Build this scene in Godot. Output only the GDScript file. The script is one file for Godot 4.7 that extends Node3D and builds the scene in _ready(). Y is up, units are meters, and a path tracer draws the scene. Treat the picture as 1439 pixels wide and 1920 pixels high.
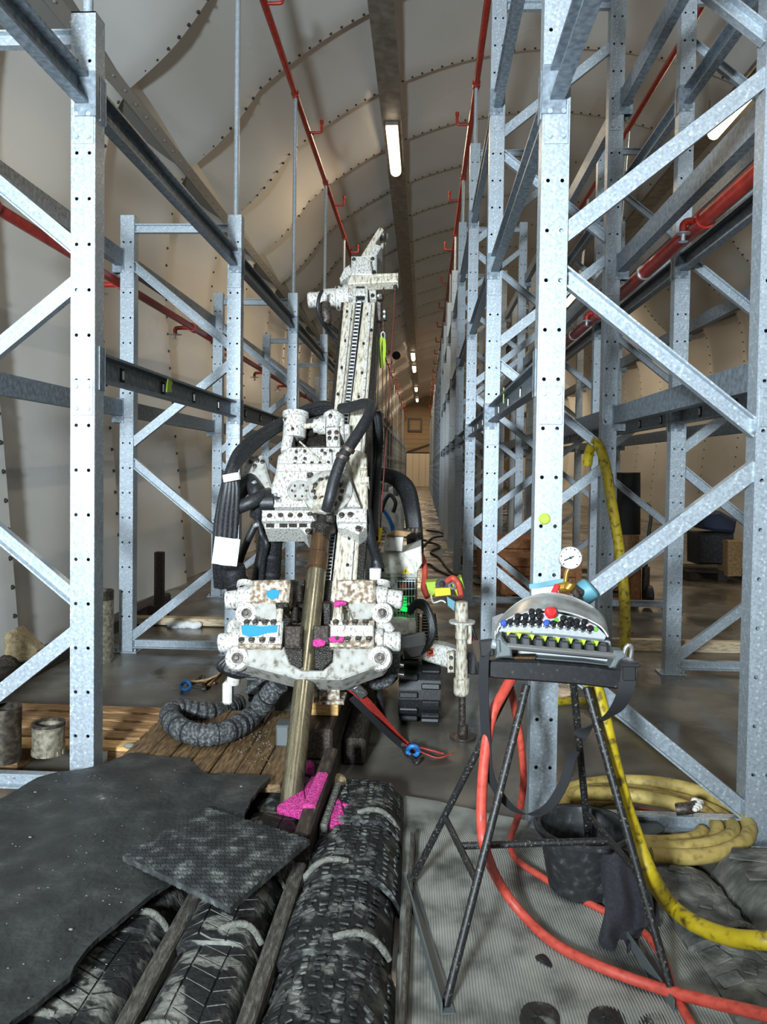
extends Node3D
# A drill rig in a long vaulted store of galvanised racks. Metres, y up; the aisle runs along -z and the camera stands at x = 0, z = 0.

const PW := 1439.0
const PH := 1920.0
const FOCAL := 1443.0
const AXIS_Y := 921.0                 # the lens is shifted down a little: its axis meets the picture here
const EYE := Vector3(0, 1.55, 0)
var lens_basis := Basis()
var M := {}
var rng := RandomNumberGenerator.new()
var used := {}

# ---------------------------------------------------------------- mesh collector
class MB:
	var v := PackedVector3Array()
	var g := PackedInt32Array()
	var uv := PackedVector2Array()
	var sg := 1

	func tri(a: Vector3, b: Vector3, c: Vector3, s := -1) -> void:
		v.append(a); v.append(c); v.append(b)
		g.append(s)

	func quad(a: Vector3, b: Vector3, c: Vector3, d: Vector3, s := -1) -> void:
		tri(a, b, c, s)
		tri(a, c, d, s)

	func out_tri(a: Vector3, b: Vector3, c: Vector3, o: Vector3, s := -1) -> void:
		if (b - a).cross(c - a).dot(o) >= 0.0: tri(a, b, c, s)
		else: tri(a, c, b, s)

	func out_quad(a: Vector3, b: Vector3, c: Vector3, d: Vector3, o: Vector3, s := -1) -> void:
		if (b - a).cross(c - a).dot(o) >= 0.0: quad(a, b, c, d, s)
		else: quad(a, d, c, b, s)

	# a box with chamfered edges, centred on xf
	func box(xf: Transform3D, s: Vector3, bev := 0.0) -> void:
		var h := s * 0.5
		if bev <= 0.0:
			for a in 3:
				var b := (a + 1) % 3
				var c := (a + 2) % 3
				for sgn in [-1.0, 1.0]:
					var p: Array[Vector3] = []
					for k in [[-1, -1], [1, -1], [1, 1], [-1, 1]]:
						var q := Vector3()
						q[a] = sgn * h[a]; q[b] = k[0] * h[b]; q[c] = k[1] * h[c]
						p.append(xf * q)
					var o := Vector3()
					o[a] = sgn
					out_quad(p[0], p[1], p[2], p[3], xf.basis * o)
			return
		bev = minf(bev, minf(h.x, minf(h.y, h.z)) * 0.9)
		for a in 3:
			var b := (a + 1) % 3
			var c := (a + 2) % 3
			for s1 in [-1.0, 1.0]:
				var p: Array[Vector3] = []
				for k in [[-1, -1], [1, -1], [1, 1], [-1, 1]]:
					var q := Vector3()
					q[a] = s1 * h[a]; q[b] = k[0] * (h[b] - bev); q[c] = k[1] * (h[c] - bev)
					p.append(xf * q)
				var o := Vector3()
				o[a] = s1
				out_quad(p[0], p[1], p[2], p[3], xf.basis * o)
				for s2 in [-1.0, 1.0]:
					var e: Array[Vector3] = []
					for k in [[0, -1], [0, 1], [1, 1], [1, -1]]:
						var q := Vector3()
						q[c] = k[1] * (h[c] - bev)
						q[a] = s1 * (h[a] if k[0] == 0 else h[a] - bev)
						q[b] = s2 * (h[b] - bev if k[0] == 0 else h[b])
						e.append(xf * q)
					var o2 := Vector3()
					o2[a] = s1; o2[b] = s2
					out_quad(e[0], e[1], e[2], e[3], xf.basis * o2)
		for sx in [-1.0, 1.0]:
			for sy in [-1.0, 1.0]:
				for sz in [-1.0, 1.0]:
					var n := Vector3(sx, sy, sz)
					out_tri(xf * Vector3(sx * h.x, sy * (h.y - bev), sz * (h.z - bev)), xf * Vector3(sx * (h.x - bev), sy * h.y, sz * (h.z - bev)), xf * Vector3(sx * (h.x - bev), sy * (h.y - bev), sz * h.z), xf.basis * n)

	func cube(at: Vector3, s: Vector3, bev := 0.0) -> void:
		box(Transform3D(Basis(), at), s, bev)

	# a bar from a to b, w wide along side, t thick
	func bar(a: Vector3, b: Vector3, w: float, t: float, side := Vector3.RIGHT, bev := 0.0) -> void:
		var u := (b - a).normalized()
		var r := (side - u * side.dot(u)).normalized()
		box(Transform3D(Basis(r, u, r.cross(u)), (a + b) * 0.5), Vector3(w, a.distance_to(b), t), bev)

	# profile [[radius, height] ...] turned about an axis
	func lathe(o: Vector3, ax: Vector3, prof: Array, seg := 16, smooth := false) -> void:
		ax = ax.normalized()
		var x := ax.cross(Vector3.UP if absf(ax.y) < 0.9 else Vector3.RIGHT).normalized()
		var y := ax.cross(x)
		var dirs: Array[Vector3] = []
		for k in seg + 1:
			var t := TAU * (k % seg) / seg
			dirs.append(x * cos(t) + y * sin(t))
		sg += 1
		for i in prof.size() - 1:
			var r0: float = prof[i][0]
			var r1: float = prof[i + 1][0]
			var c0: Vector3 = o + ax * float(prof[i][1])
			var c1: Vector3 = o + ax * float(prof[i + 1][1])
			if not smooth: sg += 1
			for k in seg:
				if r0 < 1e-6 and r1 < 1e-6: continue
				if r0 < 1e-6: tri(c0, c1 + dirs[k + 1] * r1, c1 + dirs[k] * r1, sg)
				elif r1 < 1e-6: tri(c0 + dirs[k] * r0, c0 + dirs[k + 1] * r0, c1, sg)
				else: quad(c0 + dirs[k] * r0, c0 + dirs[k + 1] * r0, c1 + dirs[k + 1] * r1, c1 + dirs[k] * r1, sg)
		sg += 1

	# a capped rod with chamfered ends
	func rod(a: Vector3, b: Vector3, r: float, seg := 14, bev := 0.0, r2 := -1.0) -> void:
		var l := a.distance_to(b)
		var q := r if r2 < 0.0 else r2
		if bev > 0.0: lathe(a, b - a, [[0, 0], [r - bev, 0], [r, bev], [q, l - bev], [q - bev, l], [0, l]], seg)
		else: lathe(a, b - a, [[0, 0], [r, 0], [q, l], [0, l]], seg)

	# a hollow tube standing open
	func pipe(a: Vector3, b: Vector3, r: float, wall: float, seg := 28) -> void:
		var l := a.distance_to(b)
		lathe(a, b - a, [[r - wall, 0], [r, 0], [r, l], [r - wall, l], [r - wall, 0]], seg)

	func tube(p: PackedVector3Array, r, seg := 10, caps := true) -> void:
		sg += 1
		var n := p.size()
		var t := (p[1] - p[0]).normalized()
		var x := t.cross(Vector3.UP if absf(t.y) < 0.9 else Vector3.RIGHT).normalized()
		var prev: Array[Vector3] = []
		for i in n:
			var nt := (p[mini(i + 1, n - 1)] - p[maxi(i - 1, 0)]).normalized()
			x = (x - nt * x.dot(nt)).normalized()
			var y := nt.cross(x)
			var rr: float = r if r is float else r[i]
			var ring: Array[Vector3] = []
			for k in seg:
				var a := TAU * k / seg
				ring.append(p[i] + (x * cos(a) + y * sin(a)) * rr)
			if i > 0:
				for k in seg:
					var k2 := (k + 1) % seg
					quad(prev[k], prev[k2], ring[k2], ring[k], sg)
			if caps and (i == 0 or i == n - 1):
				for k in seg:
					out_tri(p[i], ring[k], ring[(k + 1) % seg], nt * (-1.0 if i == 0 else 1.0))
			prev = ring
		sg += 1

	# a flat band along p: wide along side, thick across it
	func band(p: PackedVector3Array, sides, w: float, th: float) -> void:
		sg += 4
		var prev: Array[Vector3] = []
		var n := p.size()
		for i in n:
			var t := (p[mini(i + 1, n - 1)] - p[maxi(i - 1, 0)]).normalized()
			var s: Vector3 = sides if sides is Vector3 else sides[i]
			s = (s - t * s.dot(t)).normalized()
			var u := t.cross(s) * th * 0.5
			s *= w * 0.5
			var ring: Array[Vector3] = [p[i] - s - u, p[i] + s - u, p[i] + s + u, p[i] - s + u]
			if i > 0:
				for k in 4:
					out_quad(prev[k], prev[(k + 1) % 4], ring[(k + 1) % 4], ring[k], (ring[k] + ring[(k + 1) % 4]) * 0.5 - p[i], sg + k)
			if i == 0 or i == n - 1: out_quad(ring[0], ring[1], ring[2], ring[3], t * (-1.0 if i == 0 else 1.0))
			prev = ring
		sg += 5

	# polygon in the xy plane of xf, from z = back to z = front
	func prism(poly: PackedVector2Array, xf: Transform3D, back: float, front: float, bev := 0.0) -> void:
		if Geometry2D.is_polygon_clockwise(poly): poly.reverse()
		var n := poly.size()
		var ins := PackedVector2Array()
		for i in n:
			var e0 := (poly[i] - poly[(i + n - 1) % n]).normalized()
			var e1 := (poly[(i + 1) % n] - poly[i]).normalized()
			var n0 := Vector2(-e0.y, e0.x)
			var n1 := Vector2(-e1.y, e1.x)
			var m := n0 + n1
			ins.append(poly[i] + m * (bev / maxf(0.3, 1.0 + n0.dot(n1))))
		var idx := Geometry2D.triangulate_polygon(ins)
		for i in range(0, idx.size(), 3):
			var a := ins[idx[i]]
			var b := ins[idx[i + 1]]
			var c := ins[idx[i + 2]]
			out_tri(xf * Vector3(a.x, a.y, front), xf * Vector3(b.x, b.y, front), xf * Vector3(c.x, c.y, front), xf.basis.z)
			out_tri(xf * Vector3(a.x, a.y, back), xf * Vector3(b.x, b.y, back), xf * Vector3(c.x, c.y, back), -xf.basis.z)
		for i in n:
			var j := (i + 1) % n
			var p := poly[i]
			var q := poly[j]
			quad(xf * Vector3(p.x, p.y, back + bev), xf * Vector3(q.x, q.y, back + bev), xf * Vector3(q.x, q.y, front - bev), xf * Vector3(p.x, p.y, front - bev))
			if bev > 0.0:
				quad(xf * Vector3(p.x, p.y, front - bev), xf * Vector3(q.x, q.y, front - bev), xf * Vector3(ins[j].x, ins[j].y, front), xf * Vector3(ins[i].x, ins[i].y, front))
				quad(xf * Vector3(ins[i].x, ins[i].y, back), xf * Vector3(ins[j].x, ins[j].y, back), xf * Vector3(q.x, q.y, back + bev), xf * Vector3(p.x, p.y, back + bev))

	# a section [[x, y] ...] carried straight from a to b, its x along side
	func section(sec: Array, a: Vector3, b: Vector3, side: Vector3) -> void:
		var u := (b - a).normalized()
		var r := (side - u * side.dot(u)).normalized()
		var poly := PackedVector2Array()
		for s in sec: poly.append(Vector2(s[0], s[1]))
		prism(poly, Transform3D(Basis(r, u.cross(r), u), a), 0.0, a.distance_to(b))

	# a grid of points (rows of equal length); up tells which side is the front
	func grid(rows: Array, up: Vector3) -> void:
		sg += 1
		for i in rows.size() - 1:
			var a: PackedVector3Array = rows[i]
			var b: PackedVector3Array = rows[i + 1]
			for k in a.size() - 1:
				out_quad(a[k], a[k + 1], b[k + 1], b[k], up, sg)
		sg += 1

	func sheet(rows: Array, th: float, up := Vector3.UP) -> void:
		grid(rows, up)
		var low: Array = []
		for r in rows:
			var q := PackedVector3Array()
			for p in r: q.append(p - up * th)
			low.append(q)
		grid(low, -up)
		var n := rows.size()
		var c: int = rows[0].size()
		var rim := PackedVector3Array()
		var rim2 := PackedVector3Array()
		for k in c: rim.append(rows[0][k]); rim2.append(low[0][k])
		for i in range(1, n): rim.append(rows[i][c - 1]); rim2.append(low[i][c - 1])
		for k in range(c - 2, -1, -1): rim.append(rows[n - 1][k]); rim2.append(low[n - 1][k])
		for i in range(n - 2, -1, -1): rim.append(rows[i][0]); rim2.append(low[i][0])
		var mid := Vector3()
		for p in rim: mid += p / rim.size()
		for i in rim.size() - 1:
			out_quad(rim[i], rim[i + 1], rim2[i + 1], rim2[i], (rim[i] + rim[i + 1]) * 0.5 - mid)

	func ball(c: Vector3, s: Vector3, seg := 12, rings := 7) -> void:
		sg += 1
		for i in rings:
			var t0 := PI * i / rings
			var t1 := PI * (i + 1) / rings
			for k in seg:
				var a0 := TAU * k / seg
				var a1 := TAU * ((k + 1) % seg) / seg
				var p := func(t: float, a: float) -> Vector3: return c + Vector3(sin(t) * cos(a), cos(t), sin(t) * sin(a)) * s
				if i > 0: out_tri(p.call(t0, a0), p.call(t0, a1), p.call(t1, a0), p.call(t0, a0) - c + (p.call(t1, a0) - c), sg)
				if i < rings - 1: out_tri(p.call(t1, a0), p.call(t0, a1), p.call(t1, a1), p.call(t1, a1) - c + (p.call(t1, a0) - c), sg)
		sg += 1

	func mesh(off := Vector3.ZERO) -> ArrayMesh:
		var st := SurfaceTool.new()
		st.begin(Mesh.PRIMITIVE_TRIANGLES)
		for i in g.size():
			st.set_smooth_group(g[i])
			st.add_vertex(v[i * 3] - off)
			st.add_vertex(v[i * 3 + 1] - off)
			st.add_vertex(v[i * 3 + 2] - off)
		st.generate_normals()
		return st.commit()

# ---------------------------------------------------------------- measuring
func ray(px: float, py: float) -> Vector3:
	return lens_basis * Vector3((px - PW * 0.5) / FOCAL, -(py - AXIS_Y) / FOCAL, -1.0)

func at(px: float, py: float, d: float) -> Vector3:      # the point that depth d along the aisle
	var r := ray(px, py)
	return EYE + r * (d / -r.z)

func on_y(px: float, py: float, h: float) -> Vector3:    # the point at height h
	var r := ray(px, py)
	return EYE + r * ((h - EYE.y) / r.y)

func ats(list: Array) -> PackedVector3Array:             # [px, py, depth] ...
	var out := PackedVector3Array()
	for p in list: out.append(at(p[0], p[1], p[2]))
	return out

func on_ys(list: Array) -> PackedVector3Array:           # [px, py, height] ...
	var out := PackedVector3Array()
	for p in list: out.append(on_y(p[0], p[1], p[2]))
	return out

func curve(p: PackedVector3Array, n := 8, closed := false) -> PackedVector3Array:
	var out := PackedVector3Array()
	var c := p.size()
	for i in (c if closed else c - 1):
		var a := p[(i + c - 1) % c] if closed else p[maxi(i - 1, 0)]
		var b := p[i]
		var d := p[(i + 1) % c]
		var e := p[(i + 2) % c] if closed else p[mini(i + 2, c - 1)]
		for k in n: out.append(b.cubic_interpolate(d, a, e, float(k) / n))
	out.append(p[0] if closed else p[c - 1])
	return out

# the frame of a plane: x right, y up along it, z towards the viewer
func flat(fr: Transform3D, px: float, py: float, n := 0.0) -> Vector2:
	var o := fr.origin + fr.basis.z * n
	var r := ray(px, py)
	var q := EYE + r * ((o - EYE).dot(fr.basis.z) / r.dot(fr.basis.z)) - fr.origin
	return Vector2(q.dot(fr.basis.x), q.dot(fr.basis.y))

func on_f(fr: Transform3D, px: float, py: float, n := 0.0) -> Vector3:
	var p := flat(fr, px, py, n)
	return fr * Vector3(p.x, p.y, n)

func slab(mb: MB, fr: Transform3D, pts: Array, front: float, back: float, bev := 0.004) -> void:
	var poly := PackedVector2Array()
	for p in pts: poly.append(flat(fr, p[0], p[1], front))
	mb.prism(poly, fr, back, front, bev)

func block(mb: MB, fr: Transform3D, x0: float, y0: float, x1: float, y1: float, front: float, back: float, bev := 0.004) -> void:
	slab(mb, fr, [[x0, y0], [x1, y0], [x1, y1], [x0, y1]], front, back, bev)

# ---------------------------------------------------------------- naming
func numbered(called: String) -> String:
	used[called] = used.get(called, -1) + 1
	return called if used[called] == 0 else "%s_%03d" % [called, used[called]]

func base(called: String, where := Vector3.ZERO) -> Node3D:
	var o := Node3D.new()
	o.name = numbered(called)
	o.position = where
	add_child(o)
	return o

func tag(o: Node, label := "", category := "", group := "", kind := "") -> Node:
	if label: o.set_meta("label", label)
	if category: o.set_meta("category", category)
	if group: o.set_meta("group", group)
	if kind: o.set_meta("kind", kind)
	return o

func world_of(o: Node) -> Vector3:
	var p := Vector3()
	while o is Node3D and o != self:
		p += (o as Node3D).position
		o = o.get_parent()
	return p

func put(mb: MB, called: String, mat: Material, parent: Node = null) -> MeshInstance3D:
	if parent == null or parent == self:
		var lo := Vector3.INF
		var hi := -Vector3.INF
		for p in mb.v:
			lo = lo.min(p)
			hi = hi.max(p)
		var o := shared(mb.mesh(Vector3((lo.x + hi.x) * 0.5, lo.y, (lo.z + hi.z) * 0.5)), called, mat)
		o.position = Vector3((lo.x + hi.x) * 0.5, lo.y, (lo.z + hi.z) * 0.5)
		return o
	return shared(mb.mesh(world_of(parent)), called, mat, parent)

func shared(mesh: Mesh, called: String, mat: Material, parent: Node = null, where := Vector3.ZERO) -> MeshInstance3D:
	var o := MeshInstance3D.new()
	o.mesh = mesh
	o.material_override = mat
	o.position = where
	o.cast_shadow = GeometryInstance3D.SHADOW_CASTING_SETTING_ON
	if parent == null:
		o.name = numbered(called)
		add_child(o)
	else:
		o.name = called
		parent.add_child(o, true)
	return o

func part(parent: Node, called: String, mat: Material, build: Callable) -> MeshInstance3D:
	var mb := MB.new()
	build.call(mb)
	return put(mb, called, mat, parent)

func lettering(parent: Node, words: String, size: float, where: Vector3, b: Basis, mat: Material) -> void:
	var t := TextMesh.new()
	t.text = words
	t.font = SystemFont.new()
	t.font.font_names = ["Droid Sans"]
	t.font_size = 48
	t.pixel_size = size / 34.0
	t.depth = 0.003
	t.curve_step = 1.0
	var o := shared(t, "lettering", mat, parent, where - world_of(parent))
	o.basis = b

# ---------------------------------------------------------------- materials
func ntex(noise_seed: int, freq: float, stops: Array, type := FastNoiseLite.TYPE_SIMPLEX_SMOOTH, octaves := 4, size := 512) -> NoiseTexture2D:
	var n := FastNoiseLite.new()
	n.seed = noise_seed
	n.noise_type = type
	n.frequency = freq
	n.fractal_octaves = octaves
	if type == FastNoiseLite.TYPE_CELLULAR:
		n.cellular_return_type = FastNoiseLite.RETURN_CELL_VALUE
		n.fractal_type = FastNoiseLite.FRACTAL_NONE
	var gr := Gradient.new()
	var offs := PackedFloat32Array()
	var cols := PackedColorArray()
	for s in stops:
		offs.append(s[0])
		cols.append(s[1] if s[1] is Color else Color(s[1], s[1], s[1]))
	gr.offsets = offs
	gr.colors = cols
	var t := NoiseTexture2D.new()
	t.width = size
	t.height = size
	t.seamless = true
	t.noise = n
	t.color_ramp = gr
	return t

func mat(called: String, col: Color, rough: float, metal := 0.0, o := {}) -> StandardMaterial3D:
	var m := StandardMaterial3D.new()
	m.resource_name = called
	m.albedo_color = col
	m.roughness = rough
	m.metallic = metal
	m.uv1_triplanar = true
	m.uv1_world_triplanar = o.get("world", true)
	m.uv1_triplanar_sharpness = 4.0
	var s = o.get("scale", 1.0)
	m.uv1_scale = s if s is Vector3 else Vector3.ONE * s
	if o.has("tex"): m.albedo_texture = o.tex
	if o.has("rough"):
		m.roughness = 1.0
		m.roughness_texture = o.rough
		m.roughness_texture_channel = BaseMaterial3D.TEXTURE_CHANNEL_RED
	if o.has("bump"):
		m.heightmap_enabled = true
		m.heightmap_texture = o.bump
		m.heightmap_scale = o.get("bump_cm", 0.3)
	M[called] = m
	return m

func c8(r: int, g: int, b: int) -> Color:
	return Color(r / 255.0, g / 255.0, b / 255.0)

func materials() -> void:
	var cell := FastNoiseLite.TYPE_CELLULAR
	var fine := ntex(3, 0.06, [[0.0, 0.0], [1.0, 1.0]], FastNoiseLite.TYPE_SIMPLEX_SMOOTH, 5)
	mat("steel", Color.WHITE, 0.46, 0.45, {"tex": ntex(11, 0.05, [[0.0, c8(148, 158, 166)], [0.5, c8(162, 171, 178)], [0.9, c8(170, 179, 186)], [1.0, c8(196, 204, 210)]], cell), "scale": 4.5, "rough": ntex(12, 0.02, [[0.0, 0.33], [1.0, 0.6]])})
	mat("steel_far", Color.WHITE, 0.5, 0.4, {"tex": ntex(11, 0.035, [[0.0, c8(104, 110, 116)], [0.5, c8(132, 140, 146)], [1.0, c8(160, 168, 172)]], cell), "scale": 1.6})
	mat("beam_steel", Color.WHITE, 0.5, 0.4, {"tex": ntex(14, 0.03, [[0.0, c8(92, 100, 108)], [0.5, c8(120, 130, 138)], [0.9, c8(140, 150, 158)], [1.0, c8(176, 184, 190)]]), "scale": 1.4})
	mat("zinc_bright", c8(196, 202, 206), 0.3, 0.7)
	mat("dark", c8(18, 18, 19), 0.7)
	mat("liner", Color.WHITE, 0.4, 0.0, {"tex": ntex(21, 0.004, [[0.0, c8(204, 202, 195)], [1.0, c8(216, 215, 210)]], FastNoiseLite.TYPE_SIMPLEX_SMOOTH, 2), "scale": 0.2, "rough": ntex(22, 0.004, [[0.0, 0.26], [1.0, 0.34]], FastNoiseLite.TYPE_SIMPLEX_SMOOTH, 2)})
	mat("liner_trim", c8(132, 130, 124), 0.5)
	mat("bolt", c8(64, 62, 60), 0.5, 0.4)
	mat("concrete", Color.WHITE, 0.6, 0.0, {"tex": ntex(31, 0.009, [[0.0, c8(70, 65, 57)], [0.4, c8(94, 88, 79)], [0.7, c8(112, 107, 97)], [1.0, c8(132, 127, 117)]], FastNoiseLite.TYPE_SIMPLEX_SMOOTH, 6), "scale": 0.22, "rough": ntex(32, 0.008, [[0.0, 0.1], [0.4, 0.17], [0.7, 0.45], [1.0, 0.6]]), "bump": fine, "bump_cm": 0.12})
	mat("block_wall", c8(150, 128, 100), 0.85)
	mat("door_paint", c8(214, 200, 178), 0.6)
	mat("red_pipe", Color.WHITE, 0.4, 0.0, {"tex": ntex(41, 0.02, [[0.0, c8(120, 28, 18)], [0.6, c8(160, 38, 24)], [1.0, c8(178, 48, 32)]])})
	mat("tray", Color.WHITE, 0.45, 0.3, {"tex": ntex(43, 0.01, [[0.0, c8(104, 98, 90)], [1.0, c8(150, 145, 136)]]), "scale": 0.7})
	var glow := mat("tube_glow", c8(250, 250, 246), 0.4)
	glow.emission_enabled = true
	glow.emission = Color(1.0, 0.9, 0.74)
	glow.emission_energy_multiplier = 2.6
	# the rig
	mat("white_paint", Color.WHITE, 0.5, 0.0, {"tex": ntex(51, 0.03, [[0.0, c8(44, 37, 30)], [0.16, c8(84, 74, 62)], [0.27, c8(146, 139, 127)], [0.4, c8(178, 175, 168)], [0.6, c8(190, 189, 184)], [1.0, c8(200, 199, 195)]], FastNoiseLite.TYPE_SIMPLEX_SMOOTH, 5), "scale": Vector3(4.2, 2.6, 4.2), "bump": fine, "bump_cm": 0.1})
	mat("mast_paint", Color.WHITE, 0.55, 0.0, {"tex": ntex(52, 0.03, [[0.0, c8(52, 45, 36)], [0.2, c8(108, 94, 74)], [0.3, c8(160, 148, 126)], [0.5, c8(184, 177, 160)], [0.75, c8(200, 196, 184)], [1.0, c8(190, 172, 140)]], FastNoiseLite.TYPE_SIMPLEX_SMOOTH, 5), "scale": Vector3(3.6, 1.0, 3.6), "bump": fine, "bump_cm": 0.1})
	mat("rusty_paint", Color.WHITE, 0.65, 0.0, {"tex": ntex(53, 0.03, [[0.0, c8(70, 54, 42)], [0.36, c8(122, 102, 82)], [0.62, c8(184, 176, 160)], [1.0, c8(204, 199, 188)]], FastNoiseLite.TYPE_SIMPLEX_SMOOTH, 6), "scale": 1.9, "bump": fine, "bump_cm": 0.15})
	mat("grey_paint", Color.WHITE, 0.5, 0.0, {"tex": ntex(54, 0.02, [[0.0, c8(56, 50, 42)], [0.25, c8(112, 106, 96)], [0.4, c8(152, 150, 142)], [1.0, c8(172, 171, 166)]]), "scale": 2.0})
	mat("grease", Color.WHITE, 0.38, 0.1, {"tex": ntex(55, 0.03, [[0.0, c8(14, 12, 10)], [0.6, c8(34, 28, 22)], [1.0, c8(70, 58, 46)]]), "scale": 4.0, "bump": fine, "bump_cm": 0.3})
	mat("iron", Color.WHITE, 0.5, 0.5, {"tex": ntex(56, 0.03, [[0.0, c8(34, 30, 27)], [0.5, c8(66, 58, 52)], [1.0, c8(112, 104, 96)]]), "scale": 3.0})
	mat("hose_black", Color.WHITE, 0.5, 0.0, {"tex": ntex(57, 0.04, [[0.0, c8(16, 16, 18)], [0.6, c8(30, 31, 33)], [0.85, c8(52, 53, 54)], [1.0, c8(96, 95, 92)]]), "scale": 3.0})
	mat("hose_dusty", Color.WHITE, 0.75, 0.0, {"tex": ntex(58, 0.03, [[0.0, c8(26, 27, 29)], [0.45, c8(56, 58, 60)], [0.7, c8(96, 97, 96)], [1.0, c8(140, 139, 134)]]), "scale": 3.0, "bump": fine, "bump_cm": 0.3})
	mat("drill_steel", Color.WHITE, 0.3, 0.85, {"tex": ntex(59, 0.02, [[0.0, c8(104, 94, 72)], [0.5, c8(140, 130, 106)], [1.0, c8(172, 163, 140)]]), "scale": Vector3(8.0, 0.7, 8.0), "rough": ntex(60, 0.03, [[0.0, 0.18], [1.0, 0.36]])})
	mat("rod_rust", Color.WHITE, 0.42, 0.6, {"tex": ntex(61, 0.02, [[0.0, c8(64, 46, 30)], [1.0, c8(112, 86, 60)]]), "scale": Vector3(8.0, 0.8, 8.0)})
	mat("chrome", c8(205, 205, 205), 0.22, 0.9)
	mat("blue_mark", c8(24, 126, 178), 0.6)
	mat("pink_mark", Color.WHITE, 0.8, 0.0, {"tex": ntex(62, 0.03, [[0.0, c8(150, 36, 100)], [0.5, c8(206, 54, 140)], [1.0, c8(234, 94, 174)]]), "scale": 4.0, "bump": fine, "bump_cm": 1.2})
	mat("logo_blue", c8(20, 104, 172), 0.5)
	mat("logo_navy", c8(22, 36, 62), 0.5)
	mat("paper", Color.WHITE, 0.8, 0.0, {"tex": ntex(63, 0.02, [[0.0, c8(216, 216, 214)], [1.0, c8(244, 244, 242)]]), "scale": 3.0})
	mat("card_white", Color.WHITE, 0.75, 0.0, {"tex": ntex(64, 0.02, [[0.0, c8(150, 144, 132)], [0.35, c8(204, 200, 190)], [1.0, c8(222, 219, 212)]]), "scale": 2.0})
	mat("card_brown", Color.WHITE, 0.85, 0.0, {"tex": ntex(65, 0.02, [[0.0, c8(120, 92, 60)], [1.0, c8(168, 136, 96)]]), "scale": 2.0})
	mat("red_web", Color.WHITE, 0.7, 0.0, {"tex": ntex(66, 0.03, [[0.0, c8(120, 30, 24)], [0.6, c8(186, 52, 42)], [1.0, c8(204, 72, 58)]]), "scale": 4.0})
	mat("black_web", c8(24, 25, 28), 0.8)
	mat("yellow_green", c8(150, 178, 44), 0.6)
	mat("yellow", c8(214, 186, 24), 0.6)
	mat("orange_glass", c8(190, 70, 24), 0.3)
	var green := mat("green_glow", c8(60, 220, 120), 0.3)
	green.emission_enabled = true
	green.emission = Color(0.1, 1.0, 0.4)
	green.emission_energy_multiplier = 0.5
	# ground
	mat("mat_smooth", Color.WHITE, 0.62, 0.0, {"tex": ntex(71, 0.012, [[0.0, c8(24, 25, 24)], [0.5, c8(38, 40, 38)], [0.8, c8(54, 56, 53)], [0.93, c8(70, 71, 67)], [1.0, c8(150, 150, 142)]], FastNoiseLite.TYPE_SIMPLEX_SMOOTH, 6), "scale": 0.9, "bump": fine, "bump_cm": 0.4})
	mat("mat_knurl", Color.WHITE, 0.7, 0.0, {"tex": ntex(72, 0.014, [[0.0, c8(22, 24, 24)], [0.5, c8(44, 46, 46)], [0.75, c8(80, 82, 80)], [1.0, c8(140, 141, 136)]], FastNoiseLite.TYPE_SIMPLEX_SMOOTH, 6), "scale": 1.6})
	mat("tyre", Color.WHITE, 0.6, 0.0, {"tex": ntex(73, 0.016, [[0.0, c8(13, 13, 14)], [0.5, c8(26, 27, 27)], [0.6, c8(42, 43, 42)], [0.7, c8(84, 85, 80)], [1.0, c8(128, 128, 121)]], FastNoiseLite.TYPE_SIMPLEX_SMOOTH, 6), "scale": 1.1, "bump": fine, "bump_cm": 0.4})
	mat("tyre_dusty", Color.WHITE, 0.8, 0.0, {"tex": ntex(74, 0.02, [[0.0, c8(44, 44, 42)], [0.4, c8(82, 82, 77)], [0.7, c8(112, 111, 104)], [1.0, c8(136, 134, 126)]]), "scale": 0.9, "bump": fine, "bump_cm": 0.4})
	mat("mud", Color.WHITE, 0.85, 0.0, {"tex": ntex(75, 0.03, [[0.0, c8(78, 78, 72)], [1.0, c8(128, 127, 118)]]), "scale": 2.0, "bump": fine, "bump_cm": 0.6})
	mat("rib_rubber", Color.WHITE, 0.75, 0.0, {"tex": ntex(76, 0.01, [[0.0, c8(52, 53, 51)], [0.3, c8(96, 96, 91)], [0.5, c8(128, 128, 121)], [1.0, c8(154, 153, 145)]], FastNoiseLite.TYPE_SIMPLEX_SMOOTH, 6), "scale": 0.7})
	mat("rubber", Color.WHITE, 0.6, 0.0, {"tex": ntex(77, 0.02, [[0.0, c8(18, 19, 20)], [0.6, c8(36, 37, 38)], [0.85, c8(64, 65, 64)], [1.0, c8(120, 120, 114)]]), "scale": 2.2})
	var grain := [[0.0, c8(84, 58, 34)], [0.45, c8(140, 104, 64)], [1.0, c8(186, 148, 98)]]
	mat("pallet_wood", Color.WHITE, 0.7, 0.0, {"tex": ntex(81, 0.02, grain), "scale": Vector3(0.8, 6.0, 6.0)})
	mat("deck_wood", Color.WHITE, 0.6, 0.0, {"tex": ntex(82, 0.02, [[0.0, c8(44, 32, 20)], [0.4, c8(92, 70, 44)], [0.8, c8(122, 96, 62)], [1.0, c8(150, 124, 86)]]), "scale": Vector3(5.0, 5.0, 0.8)})
	mat("new_wood", Color.WHITE, 0.7, 0.0, {"tex": ntex(83, 0.02, [[0.0, c8(170, 124, 66)], [1.0, c8(222, 184, 122)]]), "scale": Vector3(1.0, 6.0, 6.0)})
	mat("dark_timber", Color.WHITE, 0.65, 0.0, {"tex": ntex(84, 0.02, [[0.0, c8(20, 16, 13)], [0.5, c8(50, 40, 32)], [1.0, c8(92, 78, 62)]]), "scale": Vector3(5.0, 5.0, 0.9)})
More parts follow.
